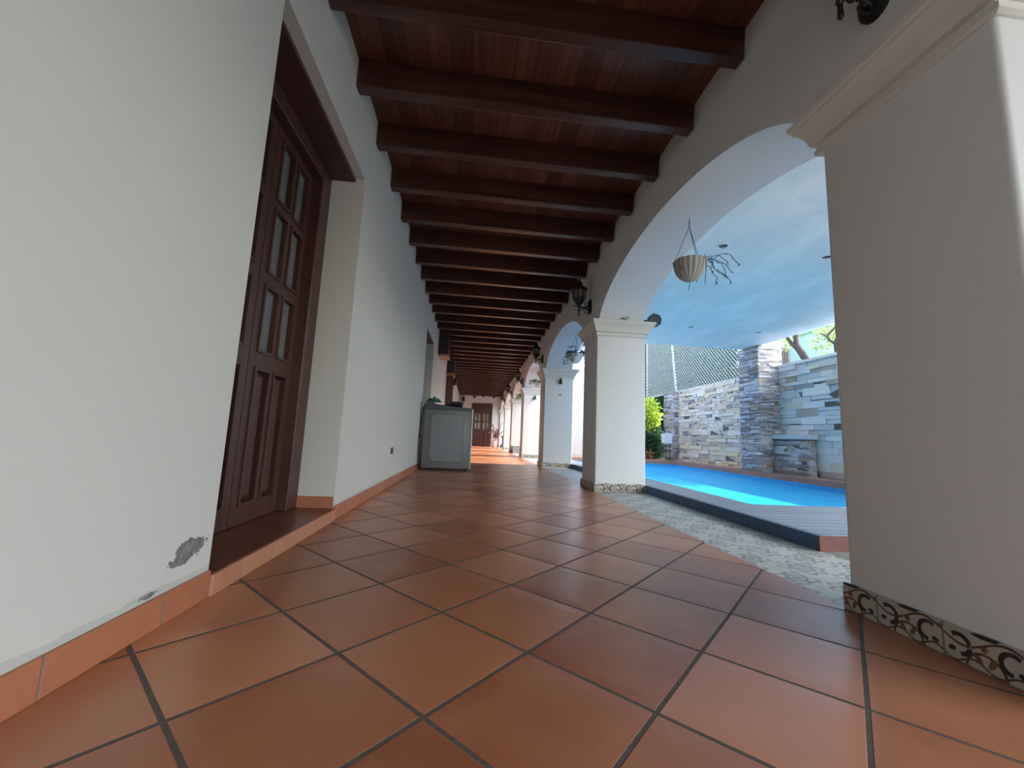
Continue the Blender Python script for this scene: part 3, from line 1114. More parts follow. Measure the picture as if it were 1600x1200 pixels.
def hanging_pot(loc, label, kind, seed):
    """origin at the hook in the arch soffit"""
    R = random.Random(seed)
    t = thing('hanging_pot', label, 'hanging plant', loc, 0, 'hanging plant pots under the arches')
    zr = -0.335                                    # rim
    bm = bmx()
    hk = [(0, 0, 0.01), (0, 0, -0.01)]
    tube(bm, hk + [(0.006 * math.sin(q * 0.7), 0, -0.012 - 0.012 * (1 - math.cos(q * 0.7))) for q in range(1, 7)], 0.0022, 6)
    obj('hook', bm, 'iron', t)
    bm = bmx()
    rr = 0.108
    for k in range(3):
        a = 2 * PI * k / 3 + 0.5
        tube(bm, [(0, 0, -0.03), (0.004 * math.cos(a), 0.004 * math.sin(a), -0.075), (rr * math.cos(a), rr * math.sin(a), zr)], 0.0022, 6)
    tube(bm, [(0.0, 0.0, -0.475), (-0.004, 0, -0.50), (-0.012, 0.003, -0.545)], 0.0025, 6)
    obj('cords', bm, 'cord', t)
    bm = bmx()
    out = [(0.012, -0.477), (0.04, -0.472), (0.068, -0.452), (0.090, -0.420), (0.103, -0.385), (0.108, -0.350), (0.112, -0.340), (0.112, -0.332)]
    inn = [(0.104, -0.332), (0.100, -0.352), (0.094, -0.362)]
    lathe(bm, out + inn, 108, (0, 0, 0), True, True, 0.035 if kind == 'bare' else 0.03, 18)
    obj('pot', bm, 'pot_cream' if kind == 'bare' else 'pot_white', t, True)
    if kind == 'bare':
        bm = bmx()
        lf = bmx()
        for k in range(9):
            a0 = R.uniform(-0.9, 0.6)
            p = Vector((0.09 * math.cos(a0), 0.09 * math.sin(a0), zr + 0.004))
            d = Vector((math.cos(a0), math.sin(a0), 0.6))
            pts = [p.copy()]
            n = R.randint(9, 15)
            for q in range(n):
                d = (d + Vector((R.uniform(-0.45, 0.75), R.uniform(-0.6, 0.5), R.uniform(-0.75, 0.32)))).normalized()
                p = p + d * R.uniform(0.015, 0.027)
                pts.append(p.copy())
                if R.random() < 0.30:
                    leaf(lf, p, Vector((R.uniform(-1, 1), R.uniform(-1, 1), R.uniform(-1, 1))), Vector((0, 0, 1)), 0.014, 0.008)
            tube(bm, pts, 0.0024, 5)
            for q in range(3):
                leaf(lf, p, Vector((R.uniform(-1, 1), R.uniform(-1, 1), R.uniform(-1, 1))), Vector((0, 0, 1)), 0.017, 0.010)
        for (a0, ln) in ((3.6, 0.10), (5.2, 0.20)):
            p = Vector((0.11 * math.cos(a0), 0.11 * math.sin(a0), zr + 0.004))
            pts = [p + Vector((0.012 * math.cos(a0) * math.sin(q * 0.5), 0.012 * math.sin(a0), 0.012 * math.cos(q) - ln * q / 8)) for q in range(9)]
            b2 = bmx()
            tube(b2, pts, 0.0025, 5)
            obj('drooping_stem', b2, 'vine', t)
        obj('trailing_stems', bm, 'vine', t)
        obj('leaves', lf, 'vine', t)
    else:
        bm = bmx()
        lf = bmx()
        for k in range(26):
            a0 = R.uniform(0, 2 * PI)
            p = Vector((0.06 * math.cos(a0), 0.06 * math.sin(a0), zr + 0.004))
            d = Vector((math.cos(a0), math.sin(a0), R.uniform(0.6, 1.6))).normalized()
            pts = [p.copy()]
            for q in range(R.randint(5, 11)):
                d = (d + Vector((R.uniform(-0.3, 0.3), R.uniform(-0.3, 0.3), R.uniform(-0.55, 0.05)))).normalized()
                p = p + d * 0.024
                pts.append(p.copy())
                for z in range(2):
                    leaf(lf, p, Vector((R.uniform(-1, 1), R.uniform(-1, 1), R.uniform(-0.6, 0.5))), Vector((0, 0, 1)), 0.045, 0.030)
            tube(bm, pts, 0.002, 5)
        obj('stems', bm, 'vine', t)
        obj('leaves', lf, 'leaf_green', t)
    return t


hanging_pot((1.48, 2.630, 2.135), 'cream ribbed hanging bowl with bare trailing stems in the nearest arch', 'bare', 5)
hanging_pot((1.48, 5.90, 2.120), 'hanging pot of green leaves in the second arch', 'leafy', 8)
hanging_pot((1.48, 9.25, 2.130), 'green hanging plant in the third arch, half behind the pillar', 'leafy', 12)
hanging_pot((1.48, 12.5, 2.125), 'farthest hanging plant, in the fourth arch', 'leafy', 15)

# small fittings on the pillars
for i, (x, y, z) in enumerate([(1.512, 7.09, 1.53), (1.52, 10.15, 1.52)]):
    t = thing('pillar_spotlight', ['small dark spotlight on the third pillar', 'small dark spotlight on the fourth pillar'][i], 'wall light', (x, y, z), 0, 'small spotlights on the pillars')
    bm = bmx()
    box(bm, -0.018, 0.018, -0.02, 0.0, -0.045, 0.03)
    obj('mount', bm, 'black', t)
    bm = bmx()
    tube(bm, [(0.0, -0.03, 0.05), (-0.004, -0.05, 0.01), (-0.01, -0.075, -0.045)], [0.016, 0.024, 0.028], 10)
    obj('head', bm, 'black', t)
bm = bmx()
box(bm, -0.028, 0.028, -0.008, 0, -0.008, 0.008)
o = obj('bracket_plate', bm, 'steel_dark')
o.location = (1.512, 7.09, 1.285)
tag(o, 'tiny dark bracket on the third pillar below the spotlight', 'bracket')

t = thing('outdoor_lamp', 'dark octagonal lamp beside the capital of the poolside pillar', 'wall light', (XP, 4.06, 1.80))
bm = bmx()
for (r, y) in ((0.045, 0.05), (0.070, 0.02), (0.078, -0.03), (0.060, -0.045)):
    pass
rings = []
for (r, y) in ((0.040, 0.06), (0.068, 0.035), (0.076, -0.03), (0.062, -0.045), (0.050, -0.036)):
    rings.append([bm.verts.new((0.105 + r * math.cos(2 * PI * (k + 0.3) / 8), y - 0.02, r * math.sin(2 * PI * (k + 0.3) / 8))) for k in range(8)])
for r0, r1 in zip(rings, rings[1:]):
    for k in range(8):
        bm.faces.new((r0[k], r0[(k + 1) % 8], r1[(k + 1) % 8], r1[k]))
bm.faces.new(rings[0])
obj('housing', bm, 'octagon', t)
bm = bmx()
q = [bm.verts.new((0.105 + 0.050 * math.cos(2 * PI * (k + 0.3) / 8), -0.057, 0.050 * math.sin(2 * PI * (k + 0.3) / 8))) for k in range(8)]
bm.faces.new(q)
obj('lens', bm, 'lens', t)
bm = bmx()
tube(bm, [(0.0, 0.01, 0), (0.04, 0.01, 0), (0.08, 0.0, 0)], 0.010, 8)
obj('arm', bm, 'black', t)

bm = bmx()
R = random.Random(4)
for k in range(34):
    q = Vector((R.gauss(0, 0.028), R.uniform(-0.018, 0.012), R.uniform(0.003, 0.034)))
    leaf(bm, q, Vector((R.uniform(-1, 1), R.uniform(-0.6, 0.3), R.uniform(-0.05, 0.25))), Vector((0, 0, 1)), 0.034, 0.013)
o = obj('dry_leaves', bm, 'leaf_dry')
o.location = (1.49, 3.950, ZCAP)
tag(o, 'small clump of dry brown leaves on the capital ledge of the poolside pillar', 'dry leaves', None, 'stuff')

# wall socket
t = thing('wall_socket', 'small dark wall socket low on the left wall before the washer', 'socket', (XL, 3.915, 0.325))
bm = bmx()
box(bm, 0, 0.008, -0.038, 0.038, -0.030, 0.030)
bevel(bm, 0.003, 2)
obj('plate', bm, 'steel_dark', t)
bm = bmx()
box(bm, 0.008, 0.0105, -0.016, 0.016, -0.020, 0.020)
obj('insert', bm, 'black', t)

for i, (x, y, s) in enumerate([(-0.279, 3.474, 0.035), (-0.235, 1.485, 0.014), (-0.078, 1.68, 0.016)]):
    bm = bmx()
    leaf(bm, Vector((-s / 2, 0, 0.003)), Vector((1, 0.3, 0.05)), Vector((0, 0, 1)), s, s * 0.4)
    leaf(bm, Vector((-s / 4, 0, 0.003)), Vector((0.6, -0.5, 0.1)), Vector((0, 0, 1)), s * 0.6, s * 0.3)
    o = obj('fallen_leaf', bm, 'leaf_dry')
    o.location = (x, y, 0.001)
    tag(o, ['dry fallen leaf on the floor toward the washer', 'tiny dark fallen leaf on the joint nearest the door step', 'tiny dark fallen leaf on a joint in mid floor'][i], 'fallen leaf', 'fallen leaves on the tiles')

# ================================================================ washing machine
wx0, wx1, wy0, wy1 = -0.70, -0.035, 5.735, 6.33
t = thing('washing_machine', 'grey top-loading washing machine standing against the left wall', 'washing machine', (0, 0, 0))
bm = bmx()
box(bm, wx0, wx1, wy0, wy1, 0.025, 0.85)
bevel(bm, 0.018, 3)
body = obj('body', bm, 'washer', t, True)
# embossed side panel: raised rounded frame and two ribs
bm = bmx()


def rrect(bm, x0, x1, z0, z1, y, d, r=0.05):
    pts = []
    for (cx, cz, a0) in ((x1 - r, z1 - r, 0), (x0 + r, z1 - r, PI / 2), (x0 + r, z0 + r, PI), (x1 - r, z0 + r, 1.5 * PI)):
        for k in range(5):
            a = a0 + PI / 2 * k / 4
            pts.append((cx + r * math.cos(a), cz + r * math.sin(a)))
    cx, cz = (x0 + x1) / 2, (z0 + z1) / 2
    q0 = [bm.verts.new((x, y, z)) for x, z in pts]
    q1 = [bm.verts.new((cx + (x - cx) * 0.965, y - d, cz + (z - cz) * 0.975)) for x, z in pts]
    for k in range(20):
        bm.faces.new((q0[k], q0[(k + 1) % 20], q1[(k + 1) % 20], q1[k]))
    bm.faces.new(q1)


rrect(bm, wx0 + 0.10, wx1 - 0.10, 0.115, 0.785, wy0 - 0.0005, 0.010)
rrect(bm, wx0 + 0.20, wx0 + 0.245, 0.16, 0.27, wy0 - 0.010, 0.006, 0.02)
rrect(bm, wx0 + 0.37, wx0 + 0.415, 0.16, 0.27, wy0 - 0.010, 0.006, 0.02)
obj('side_panel', bm, 'washer', t, True)
bm = bmx()
vs = box(bm, wx0 - 0.004, wx1 + 0.004, wy0 - 0.006, wy1 + 0.004, 0.845, 0.92)
for v in bm.verts:
    if v.co.z > 0.9:
        v.co.z = 0.925 - 0.05 * (v.co.x - wx0) / (wx1 - wx0)
        v.co.x = -0.37 + (v.co.x + 0.37) * 0.985
bevel(bm, 0.010, 2)
obj('top_panel', bm, 'washer_top', t, True)
bm = bmx()
vs = box(bm, wx0 + 0.16, wx1 - 0.06, wy0 + 0.05, wy1 - 0.05, 0.885, 0.908)
for v in bm.verts:
    v.co.z += 0.010 - 0.042 * (v.co.x - wx0 - 0.16) / 0.45
bevel(bm, 0.008, 2)
obj('lid', bm, 'black', t, True)
bm = bmx()
box(bm, wx0 + 0.015, wx0 + 0.13, wy0 + 0.02, wy1 - 0.02, 0.915, 0.955)
bevel(bm, 0.012, 2)
obj('control_console', bm, 'washer_top', t, True)
bm = bmx()
box(bm, wx1, wx1 + 0.022, wy0 + 0.006, wy1 - 0.006, 0.03, 0.868)
bevel(bm, 0.010, 3)
obj('front_panel', bm, 'washer_front', t, True)
for (x, y) in ((wx0 + 0.05, wy0 + 0.05), (wx1 - 0.05, wy0 + 0.05), (wx0 + 0.05, wy1 - 0.05), (wx1 - 0.05, wy1 - 0.05)):
    bm = bmx()
    lathe(bm, [(0.022, 0.0), (0.022, 0.012), (0.014, 0.014), (0.014, 0.030)], 10, (x, y, 0))
    obj('foot', bm, 'black', t)
bm = bmx()
tube(bm, [(wx0 + 0.02, wy0 + 0.03, 0.90), (wx0 - 0.012, wy0 + 0.01, 0.86), (wx0 - 0.018, wy0 - 0.003, 0.7), (wx0 - 0.022, wy0 - 0.005, 0.5), (wx0 - 0.018, wy0 - 0.003, 0.3), (wx0 - 0.014, wy0 + 0.02, 0.12), (wx0 - 0.01, wy0 + 0.05, 0.03)], 0.011, 8)
tube(bm, [(wx0 - 0.022, wy0 - 0.006, 0.47), (wx0 - 0.023, wy0 - 0.006, 0.43)], 0.019, 8)
obj('drain_hose', bm, 'black', t, True)


def cloth(name, mat, loc, sx, sy, sz, seed, label):
    R = random.Random(seed)
    bm = bmx()
    n = 18
    ph = [R.uniform(0, 6) for _ in range(6)]
    grid = []
    for i in range(n + 1):
        row = []
        for j in range(n + 1):
            u, v = 2 * i / n - 1, 2 * j / n - 1
            e = max(0, 1 - (u * u + v * v) ** 0.8)
            h = e * (0.65 + 0.35 * math.sin(5 * u + ph[0]) * math.cos(4 * v + ph[1]) + 0.18 * math.sin(9 * u + 7 * v + ph[2]))
            peak = 0.55 * math.exp(-((u - 0.1) ** 2 + (v + 0.2) ** 2) / 0.06)
            row.append(bm.verts.new((u * sx * (1 - 0.1 * math.sin(3 * v + ph[3])), v * sy, max(0.0, sz * (h + peak * e)))))
        grid.append(row)
    for i in range(n):
        for j in range(n):
            bm.faces.new((grid[i][j], grid[i + 1][j], grid[i + 1][j + 1], grid[i][j + 1]))
    o = obj(name, bm, mat, None, True)
    md = o.modifiers.new('thickness', 'SOLIDIFY')
    md.thickness = 0.004
    md.offset = 1
    o.location = loc
    tag(o, label, 'cloth')
    return o


cloth('folded_cloth', 'green_cloth', (wx0 + 0.115, wy0 + 0.12, 0.957), 0.105, 0.09, 0.075, 3, 'rumpled dark green cloth on the wall side of the washer top')
cloth('crumpled_rag', 'dark_cloth', (wx0 + 0.40, wy0 + 0.20, 0.924), 0.12, 0.12, 0.045, 9, 'flat charcoal rag on the middle of the washer top')
t = thing('laundry_basin', 'low black basin at the back of the washer top', 'basin', (wx0 + 0.44, wy0 + 0.43, 0.905))
bm = bmx()
lathe(bm, [(0.075, 0.0), (0.095, 0.075), (0.102, 0.078), (0.102, 0.084), (0.090, 0.080), (0.072, 0.010)], 20, (0, 0, 0))
obj('bowl', bm, 'black', t, True)

# ================================================================ potted plant and pedestal at the far end
t = thing('potted_croton', 'red-leaved plant in a white pot right of the far door', 'potted plant', (0.98, 18.55, 0))
bm = bmx()
lathe(bm, [(0.10, 0.0), (0.115, 0.02), (0.145, 0.24), (0.155, 0.26), (0.155, 0.285), (0.135, 0.285), (0.13, 0.25)], 20)
obj('pot', bm, 'pot_white', t, True)
bm = bmx()
lf = bmx()
R = random.Random(21)
for k in range(11):
    a = R.uniform(0, 2 * PI)
    p = Vector((0.04 * math.cos(a), 0.04 * math.sin(a), 0.24))
    d = Vector((0.45 * math.cos(a), 0.45 * math.sin(a), 1.0)).normalized()
    pts = [p.copy()]
    for q in range(R.randint(6, 11)):
        d = (d + Vector((R.uniform(-0.25, 0.25), R.uniform(-0.25, 0.25), R.uniform(-0.1, 0.1)))).normalized()
        p = p + d * 0.085
        pts.append(p.copy())
        if q > 1:
            for z in range(4):
                leaf(lf, p, Vector((R.uniform(-1, 1), R.uniform(-1, 1), R.uniform(-0.3, 0.6))), Vector((0, 0, 1)), 0.15, 0.055)
    tube(bm, pts, 0.008, 6)
obj('stems', bm, 'bark', t)
obj('leaves', lf, 'leaf_red', t)
bm = bmx()
lathe(bm, [(0.0, 0.245), (0.128, 0.245)], 16, (0, 0, 0), False, False)
obj('soil', bm, 'soil', t)

t = thing('stone_pedestal', 'dark carved stone pedestal beside the white pot', 'pedestal', (1.42, 18.4, 0))
bm = bmx()
box(bm, -0.17, 0.17, -0.17, 0.17, 0, 0.09)
box(bm, -0.14, 0.14, -0.14, 0.14, 0.09, 0.15)
obj('plinth', bm, 'grey_stone', t)
bm = bmx()
lathe(bm, [(0.13, 0.15), (0.10, 0.19), (0.095, 0.38), (0.11, 0.44), (0.10, 0.46)], 16)
obj('shaft', bm, 'grey_stone', t, True)
bm = bmx()
box(bm, -0.16, 0.16, -0.16, 0.16, 0.46, 0.54)
bevel(bm, 0.015, 2)
obj('cap', bm, 'grey_stone', t)

bm = bmx()
for k in range(3):
    box(bm, 1.26, 1.75, 12.62 + 0.14 * k, 13.19, 0.075 * k, 0.075 * (k + 1))
struct(obj('stone_steps', bm, 'step_stone'), 'three low grey steps in front of the fifth pillar', 'steps')

# ================================================================ patio: deck, pool, stone walls, canopy
XPO, YPN, YPF = 2.10, 2.95, 9.74        # pool edges: deck side, near end, far end
XCO = 5.00                               # pool edge at the stone wall
ZD = 0.075
bm = bmx()
box(bm, XP + 0.03, XPO, YPN, 10.0, -0.1, ZD)
box(bm, XP + 0.03, 5.43, 1.965, YPN, -0.1, ZD)
box(bm, XPO, XPO + 0.03, YPN, 10.0, ZD - 0.03, ZD)
dk = struct(obj('deck', bm, 'deck'), 'grey boarded deck between the arches and the pool', 'deck')
bm = bmx()
box(bm, XP + 0.002, XP + 0.028, 1.964, 10.0, -0.1, ZD - 0.001)
struct(obj('kerb_deck', bm, 'kerb'), 'dark navy kerb along the corridor side of the deck', 'kerb')
bm = bmx()
box(bm, XP + 0.003, 5.43, 1.95, 1.9635, -0.1, ZD - 0.002)
struct(obj('kerb_deck_end', bm, 'brick'), 'red-brown end face of the pool deck', 'kerb')
bm = bmx()
box(bm, XPO, XPO + 0.10, YPN - 0.0, YPN + 0.04, ZD - 0.06, ZD)
bm.free()

bm = bmx()                               # basin, open top
zb0 = -0.06
v = {}
for nm, (x, y) in dict(a=(XPO + 0.004, YPN + 0.004), b=(XCO - 0.004, YPN + 0.004), c=(XCO - 0.004, YPF - 0.004), d=(XPO + 0.004, YPF - 0.004)).items():
    v[nm] = (bm.verts.new((x, y, zb0)), bm.verts.new((x, y, -0.001)))
for p, q in ('ab', 'bc', 'cd', 'da'):
    bm.faces.new((v[p][0], v[q][0], v[q][1], v[p][1]))
bm.faces.new([v[k][0] for k in 'abcd'])
struct(obj('pool_basin', bm, 'mosaic', recalc=False), 'blue mosaic pool basin', 'pool')
bm = bmx()
q = [bm.verts.new(p) for p in ((XPO, YPN, 0.0), (XCO, YPN, 0.0), (XCO, YPF, 0.0), (XPO, YPF, 0.0))]
bm.faces.new(q)
struct(obj('water', bm, 'water'), 'bright blue water filling the pool', 'water')
bm = bmx()
box(bm, XCO, 5.45, YPN, 10.75, -0.1, 0.083)
box(bm, XPO, XCO, YPF, 10.75, -0.1, 0.081)
struct(obj('coping', bm, 'coping'), 'terracotta coping along the far edges of the pool', 'coping')
bm = bmx()
box(bm, XP + 0.03, XPO, 10.0, 10.75, -0.1, 0.070)
box(bm, XP + 0.02, 12.0, 10.75, 20.5, -0.1, 0.0)
box(bm, XP + 0.02, 30.0, -14.0, 1.95, -0.1, 0.0)
box(bm, -6.0, XP + 0.02, -14.0, Y0, -0.1, -0.001)
struct(obj('ground_patio', bm, 'patio'), 'pale paving of the sunlit patio', 'ground')
bm = bmx()
box(bm, 5.5, 34.0, 1.95, 40.0, -0.3, -0.1)
struct(obj('ground_outside', bm, 'soil'), 'bare ground beyond the stone wall', 'ground')


def stone_face(bm, R, u0, u1, z0, z1, hmin, hmax, lmin, lmax, place, dmin=0.0, dmax=0.03, gap=0.004):
    z = z0
    while z < z1 - 0.01:
        h = R.uniform(hmin, hmax)
        if z + h > z1 - hmin * 0.6:
            h = z1 - z
        u = u0
        while u < u1 - 0.005:
            l = R.uniform(lmin, lmax) * (0.7 + 0.6 * h / hmax)
            if u + l > u1 - lmin * 0.5:
                l = u1 - u
            parts = [(z, z + h)]
            if h > 0.75 * hmax and R.random() < 0.22:
                zz = z + h * R.uniform(0.35, 0.65)
                parts = [(z, zz), (zz, z + h)]
            for (a, c) in parts:
                d = R.uniform(dmin, dmax)
                place(bm, u + gap / 2, u + l - gap / 2, a + gap / 2, c - gap / 2, d)
            u += l
        z += h


def stone_obj(name, mat, label, core, faces, kind='structure'):
    """core: boxes of mortar; faces: callables adding stones"""
    t = thing(name, label, 'stone wall' if 'wall' in name else 'stone pillar', (0, 0, 0), kind=kind)
    bm = bmx()
    for c in core:
        box(bm, *c)
    obj('mortar_core', bm, 'mortar', t)
    bm = bmx()
    for f in faces:
        f(bm)
    obj('stone_facing', bm, mat, t)
    return t


def px(xf):      # stones on a face looking to -X
    def f(bm, u0, u1, z0, z1, d):
        j = 0.004
        vs = box(bm, xf - d, xf + 0.03, u0, u1, z0, z1)
        for q in vs:
            if q.co.x < xf + 0.01:
                q.co.y += RNG.uniform(-j, j)
                q.co.z += RNG.uniform(-j, j)
                q.co.x += RNG.uniform(-0.006, 0.006)
    return f


def py(yf):      # stones on a face looking to -Y
    def f(bm, u0, u1, z0, z1, d):
        j = 0.003
        vs = box(bm, u0, u1, yf - d, yf + 0.03, z0, z1)
        for q in vs:
            if q.co.y < yf + 0.01:
                q.co.x += RNG.uniform(-j, j)
                q.co.z += RNG.uniform(-j, j)
                q.co.y += RNG.uniform(-0.005, 0.005)
    return f


RS = random.Random(17)
ZW = 0.083
stone_obj('stone_wall', 'stone_cool', 'pale light-tinted ledger stone wall behind the pool fountain', [(5.44, 5.75, 1.0, 6.75, ZW, 1.94)],
          [lambda bm: stone_face(bm, RS, 1.0, 6.74, ZW, 1.95, 0.05, 0.14, 0.13, 0.48, px(5.44), 0.0, 0.035)])
bm = bmx()
RT = random.Random(5)
y = 1.0
while y < 6.7:
    l = RT.uniform(0.3, 0.6)
    if y + l > 6.5:
        l = 6.74 - y
    box(bm, 5.40 + RT.uniform(-0.01, 0.01), 5.77, y + 0.002, y + l - 0.002, 1.945, 1.985 + RT.uniform(0, 0.012))
    y += l
struct(obj('trim_wall_cap', bm, 'stone_cool'), 'flat cap stones on the pale pool wall', 'cap stones')
stone_obj('stone_wall', 'stone_warm', 'warm beige ledger stone wall under the lattice', [(5.32, 5.55, 7.2, 10.12, ZW, 1.86)],
          [lambda bm: stone_face(bm, RS, 7.2, 10.12, ZW, 1.875, 0.045, 0.105, 0.10, 0.34, px(5.32), 0.0, 0.03)])
stone_obj('stone_pillar', 'stone_slate', 'tall stacked slate pillar carrying the canopy corner', [(5.05, 5.5, 6.72, 7.25, ZW, 2.335)],
          [lambda bm: stone_face(bm, RS, 6.71, 7.26, ZW, 2.34, 0.018, 0.046, 0.07, 0.28, px(5.05), 0.0, 0.022, 0.003),
           lambda bm: stone_face(bm, RS, 5.04, 5.50, ZW, 2.34, 0.018, 0.046, 0.07, 0.28, py(6.72), 0.0, 0.022, 0.003)])
stone_obj('stone_pillar', 'stone_slate', 'short stacked stone pillar ending the warm wall by the shrub', [(5.19, 5.5, 10.11, 10.64, ZW, 1.86)],
          [lambda bm: stone_face(bm, RS, 10.10, 10.65, ZW, 1.865, 0.03, 0.075, 0.08, 0.32, px(5.19), 0.0, 0.02, 0.003),
           lambda bm: stone_face(bm, RS, 5.18, 5.50, ZW, 1.865, 0.03, 0.075, 0.08, 0.32, py(10.11), 0.0, 0.02, 0.003)])
t = thing('pool_fountain', 'low stone fountain box with slab top against the pale wall', 'fountain', (0, 0, 0))
bm = bmx()
box(bm, 5.28, 5.40, 5.97, 7.0 - 0.3, ZW, 0.64)
obj('mortar_core', bm, 'mortar', t)
bm = bmx()
stone_face(bm, RS, 5.96, 6.70, ZW, 0.645, 0.028, 0.060, 0.08, 0.26, px(5.28), 0.0, 0.022, 0.003)
stone_face(bm, RS, 5.27, 5.40, ZW, 0.645, 0.028, 0.060, 0.06, 0.14, py(5.97), 0.0, 0.02, 0.003)
obj('stone_facing', bm, 'stone_slate', t)
bm = bmx()
box(bm, 5.225, 5.405, 5.92, 6.705, 0.662, 0.735)
bevel(bm, 0.006, 1)
obj('slab_top', bm, 'stone_cool', t)
bm = bmx()
box(bm, 5.235, 5.26, 6.0, 6.68, 0.640, 0.662)
obj('spout_lip', bm, 'black', t)

# canopy over the pool
bm = bmx()
box(bm, XO + 0.005, 5.12, -6.5, 7.12, 2.345, 2.50)
box(bm, 5.04, 5.56, 6.72, 7.26, 2.345, 2.44)
struct(obj('ceiling_canopy', bm, 'canopy'), 'pale blue canopy ceiling over the pool, with light wisps painted in', 'canopy')
DL = [(2.21, 3.35), (3.28, 3.38), (3.33, 5.91), (4.48, 5.93)]
DLAB = ['round recessed downlight in the canopy right of the hanging bowl', 'round recessed downlight in the canopy beside the nearest pillar edge',
        'small distant downlight in the canopy above the lattice', 'small distant downlight in the canopy near the slate pillar']
dl = None
for (x, y), lab in zip(DL, DLAB):
    if dl is None:
        dl = thing('downlight', lab, 'downlight', (x, y, 2.345), 0, 'recessed downlights in the canopy')
        bm = bmx()
        lathe(bm, [(0.058, 0.0), (0.058, -0.006), (0.050, -0.012), (0.044, -0.010), (0.040, -0.002)], 24, (0, 0, 0), False, False)
        obj('ring', bm, 'white_paint', dl, True)
        bm = bmx()
        lathe(bm, [(0.041, -0.0025), (0.020, -0.006), (0.001, -0.007)], 20, (0, 0, 0), False, True)
        obj('lens', bm, 'lens', dl, True)
    else:
        dup(dl, (x, y, 2.345), lab)

# lattice screen on the warm wall
t = thing('lattice_screen', 'diagonal white lattice screen standing on the warm stone wall', 'lattice', (5.36, 0, 0))
ly0, ly1, lz0, lz1 = 7.26, 12.12, 1.885, 4.3


def strips(sgn, x):
    bm = bmx()
    H = lz1 - lz0
    step = 0.10
    k = 0
    u = ly0 - H
    while u < ly1 + H:
        y_a, z_a = u, lz0
        y_b, z_b = u + sgn * H, lz1
        # clip to the panel
        pts = []
        for s in (0.0, 1.0):
            pts.append((y_a + (y_b - y_a) * s, z_a + (z_b - z_a) * s))
        (p0, q0), (p1, q1) = pts

        def clip(p0, q0, p1, q1):
            t0, t1 = 0.0, 1.0
            dy = p1 - p0
            for lim, s in ((ly0, 1), (ly1, -1)):
                a, b_ = (p0 - lim) * s, (p1 - lim) * s
                if a < 0 and b_ < 0:
                    return None
                if a < 0:
                    t0 = max(t0, a / (a - b_))
                elif b_ < 0:
                    t1 = min(t1, a / (a - b_))
            if t1 - t0 < 0.01:
                return None
            return (p0 + dy * t0, q0 + (q1 - q0) * t0, p0 + dy * t1, q0 + (q1 - q0) * t1)
        r = clip(p0, q0, p1, q1)
        if r:
            w = 0.0105
            A = Vector((x, r[0], r[1]))
            B = Vector((x, r[2], r[3]))
            nrm = Vector((0, -(B - A).z, (B - A).y)).normalized() * w
            th = Vector((0.006, 0, 0))
            vv = [bm.verts.new(q) for q in (A - nrm - th, A + nrm - th, A + nrm + th, A - nrm + th, B - nrm - th, B + nrm - th, B + nrm + th, B - nrm + th)]
            for f in ((0, 1, 2, 3), (7, 6, 5, 4), (0, 4, 5, 1), (1, 5, 6, 2), (2, 6, 7, 3), (3, 7, 4, 0)):
                bm.faces.new([vv[i] for i in f])
        u += step
    return bm


obj('strips', strips(1, 0.007), 'lattice', t)
obj('strips', strips(-1, -0.007), 'lattice', t)
bm = bmx()
box(bm, -0.02, 0.02, ly0, ly1 + 0.03, lz0 - 0.012, lz0 + 0.016)
box(bm, -0.02, 0.02, ly0, ly1 + 0.04, lz1 - 0.02, lz1 + 0.02)
obj('rails', bm, 'rail_grey', t)
bm = bmx()
tube(bm, [(-0.02, 10.27, lz0), (-0.02, 10.62, lz1)], 0.030, 8)
obj('post', bm, 'rail_grey', t)
bm = bmx()
box(bm, -0.02, 0.02, ly1, ly1 + 0.035, 0.0, lz1)
obj('post', bm, 'rail_grey', t)

# white box lamp on a stake, shrub and flowers at the pool end
t = thing('stake_lamp', 'white box lamp on a thin dark stake before the stone pillar', 'lamp', (4.89, 9.90, 0.081))
bm = bmx()
vs = box(bm, -0.115, 0.115, -0.09, 0.09, 0.43, 0.67)
for q in vs:
    if q.co.z < 0.5:
        q.co.x *= 0.86
        q.co.y *= 0.86
bevel(bm, 0.012, 2)
obj('shade', bm, 'pot_white', t)
bm = bmx()
tube(bm, [(0.075, 0, 0), (0.075, 0, 0.44)], 0.010, 8)
obj('stake', bm, 'black', t)

t = thing('lime_shrub', 'sunlit lime green shrub left of the short stone pillar', 'shrub', (4.95, 11.2, 0.0))
bm = bmx()
leaf_ball(bm, (-0.05, 0, 1.30), (0.42, 0.45, 0.50), 1500, 0.10, 0.06, 0.35)
leaf_ball(bm, (-0.30, 0.1, 1.05), (0.30, 0.35, 0.35), 600, 0.10, 0.06, 0.35)
obj('foliage', bm, 'leaf_lime', t, recalc=False)
bm = bmx()
for k in range(6):
    a = k * 1.05
    tube(bm, [(0.05 * math.cos(a), 0.05 * math.sin(a), 0), (0.1 * math.cos(a), 0.1 * math.sin(a), 0.5), (0.25 * math.cos(a), 0.25 * math.sin(a), 1.2)], [0.02, 0.015, 0.006], 6)
obj('stems', bm, 'bark', t)
bm = bmx()
leaf_ball(bm, (0.10, 0.05, 0.45), (0.52, 0.32, 0.55), 2600, 0.10, 0.06, 0.2)
obj('lower_foliage', bm, 'leaf_dark', t, recalc=False)
t = thing('tall_hedge', 'tall dark green hedge growing behind the lattice and shrub', 'hedge', (9.2, 15.5, 0.0), kind='thing')
bm = bmx()
for k in range(230):
    leaf_ball(bm, (RNG.uniform(-0.6, 0.0), RNG.uniform(-2.6, 8.5), RNG.uniform(0.4, 6.0)), RNG.uniform(0.55, 0.85), 190, 0.22, 0.13, 0.5)
obj('foliage', bm, 'leaf_dark', t, recalc=False)
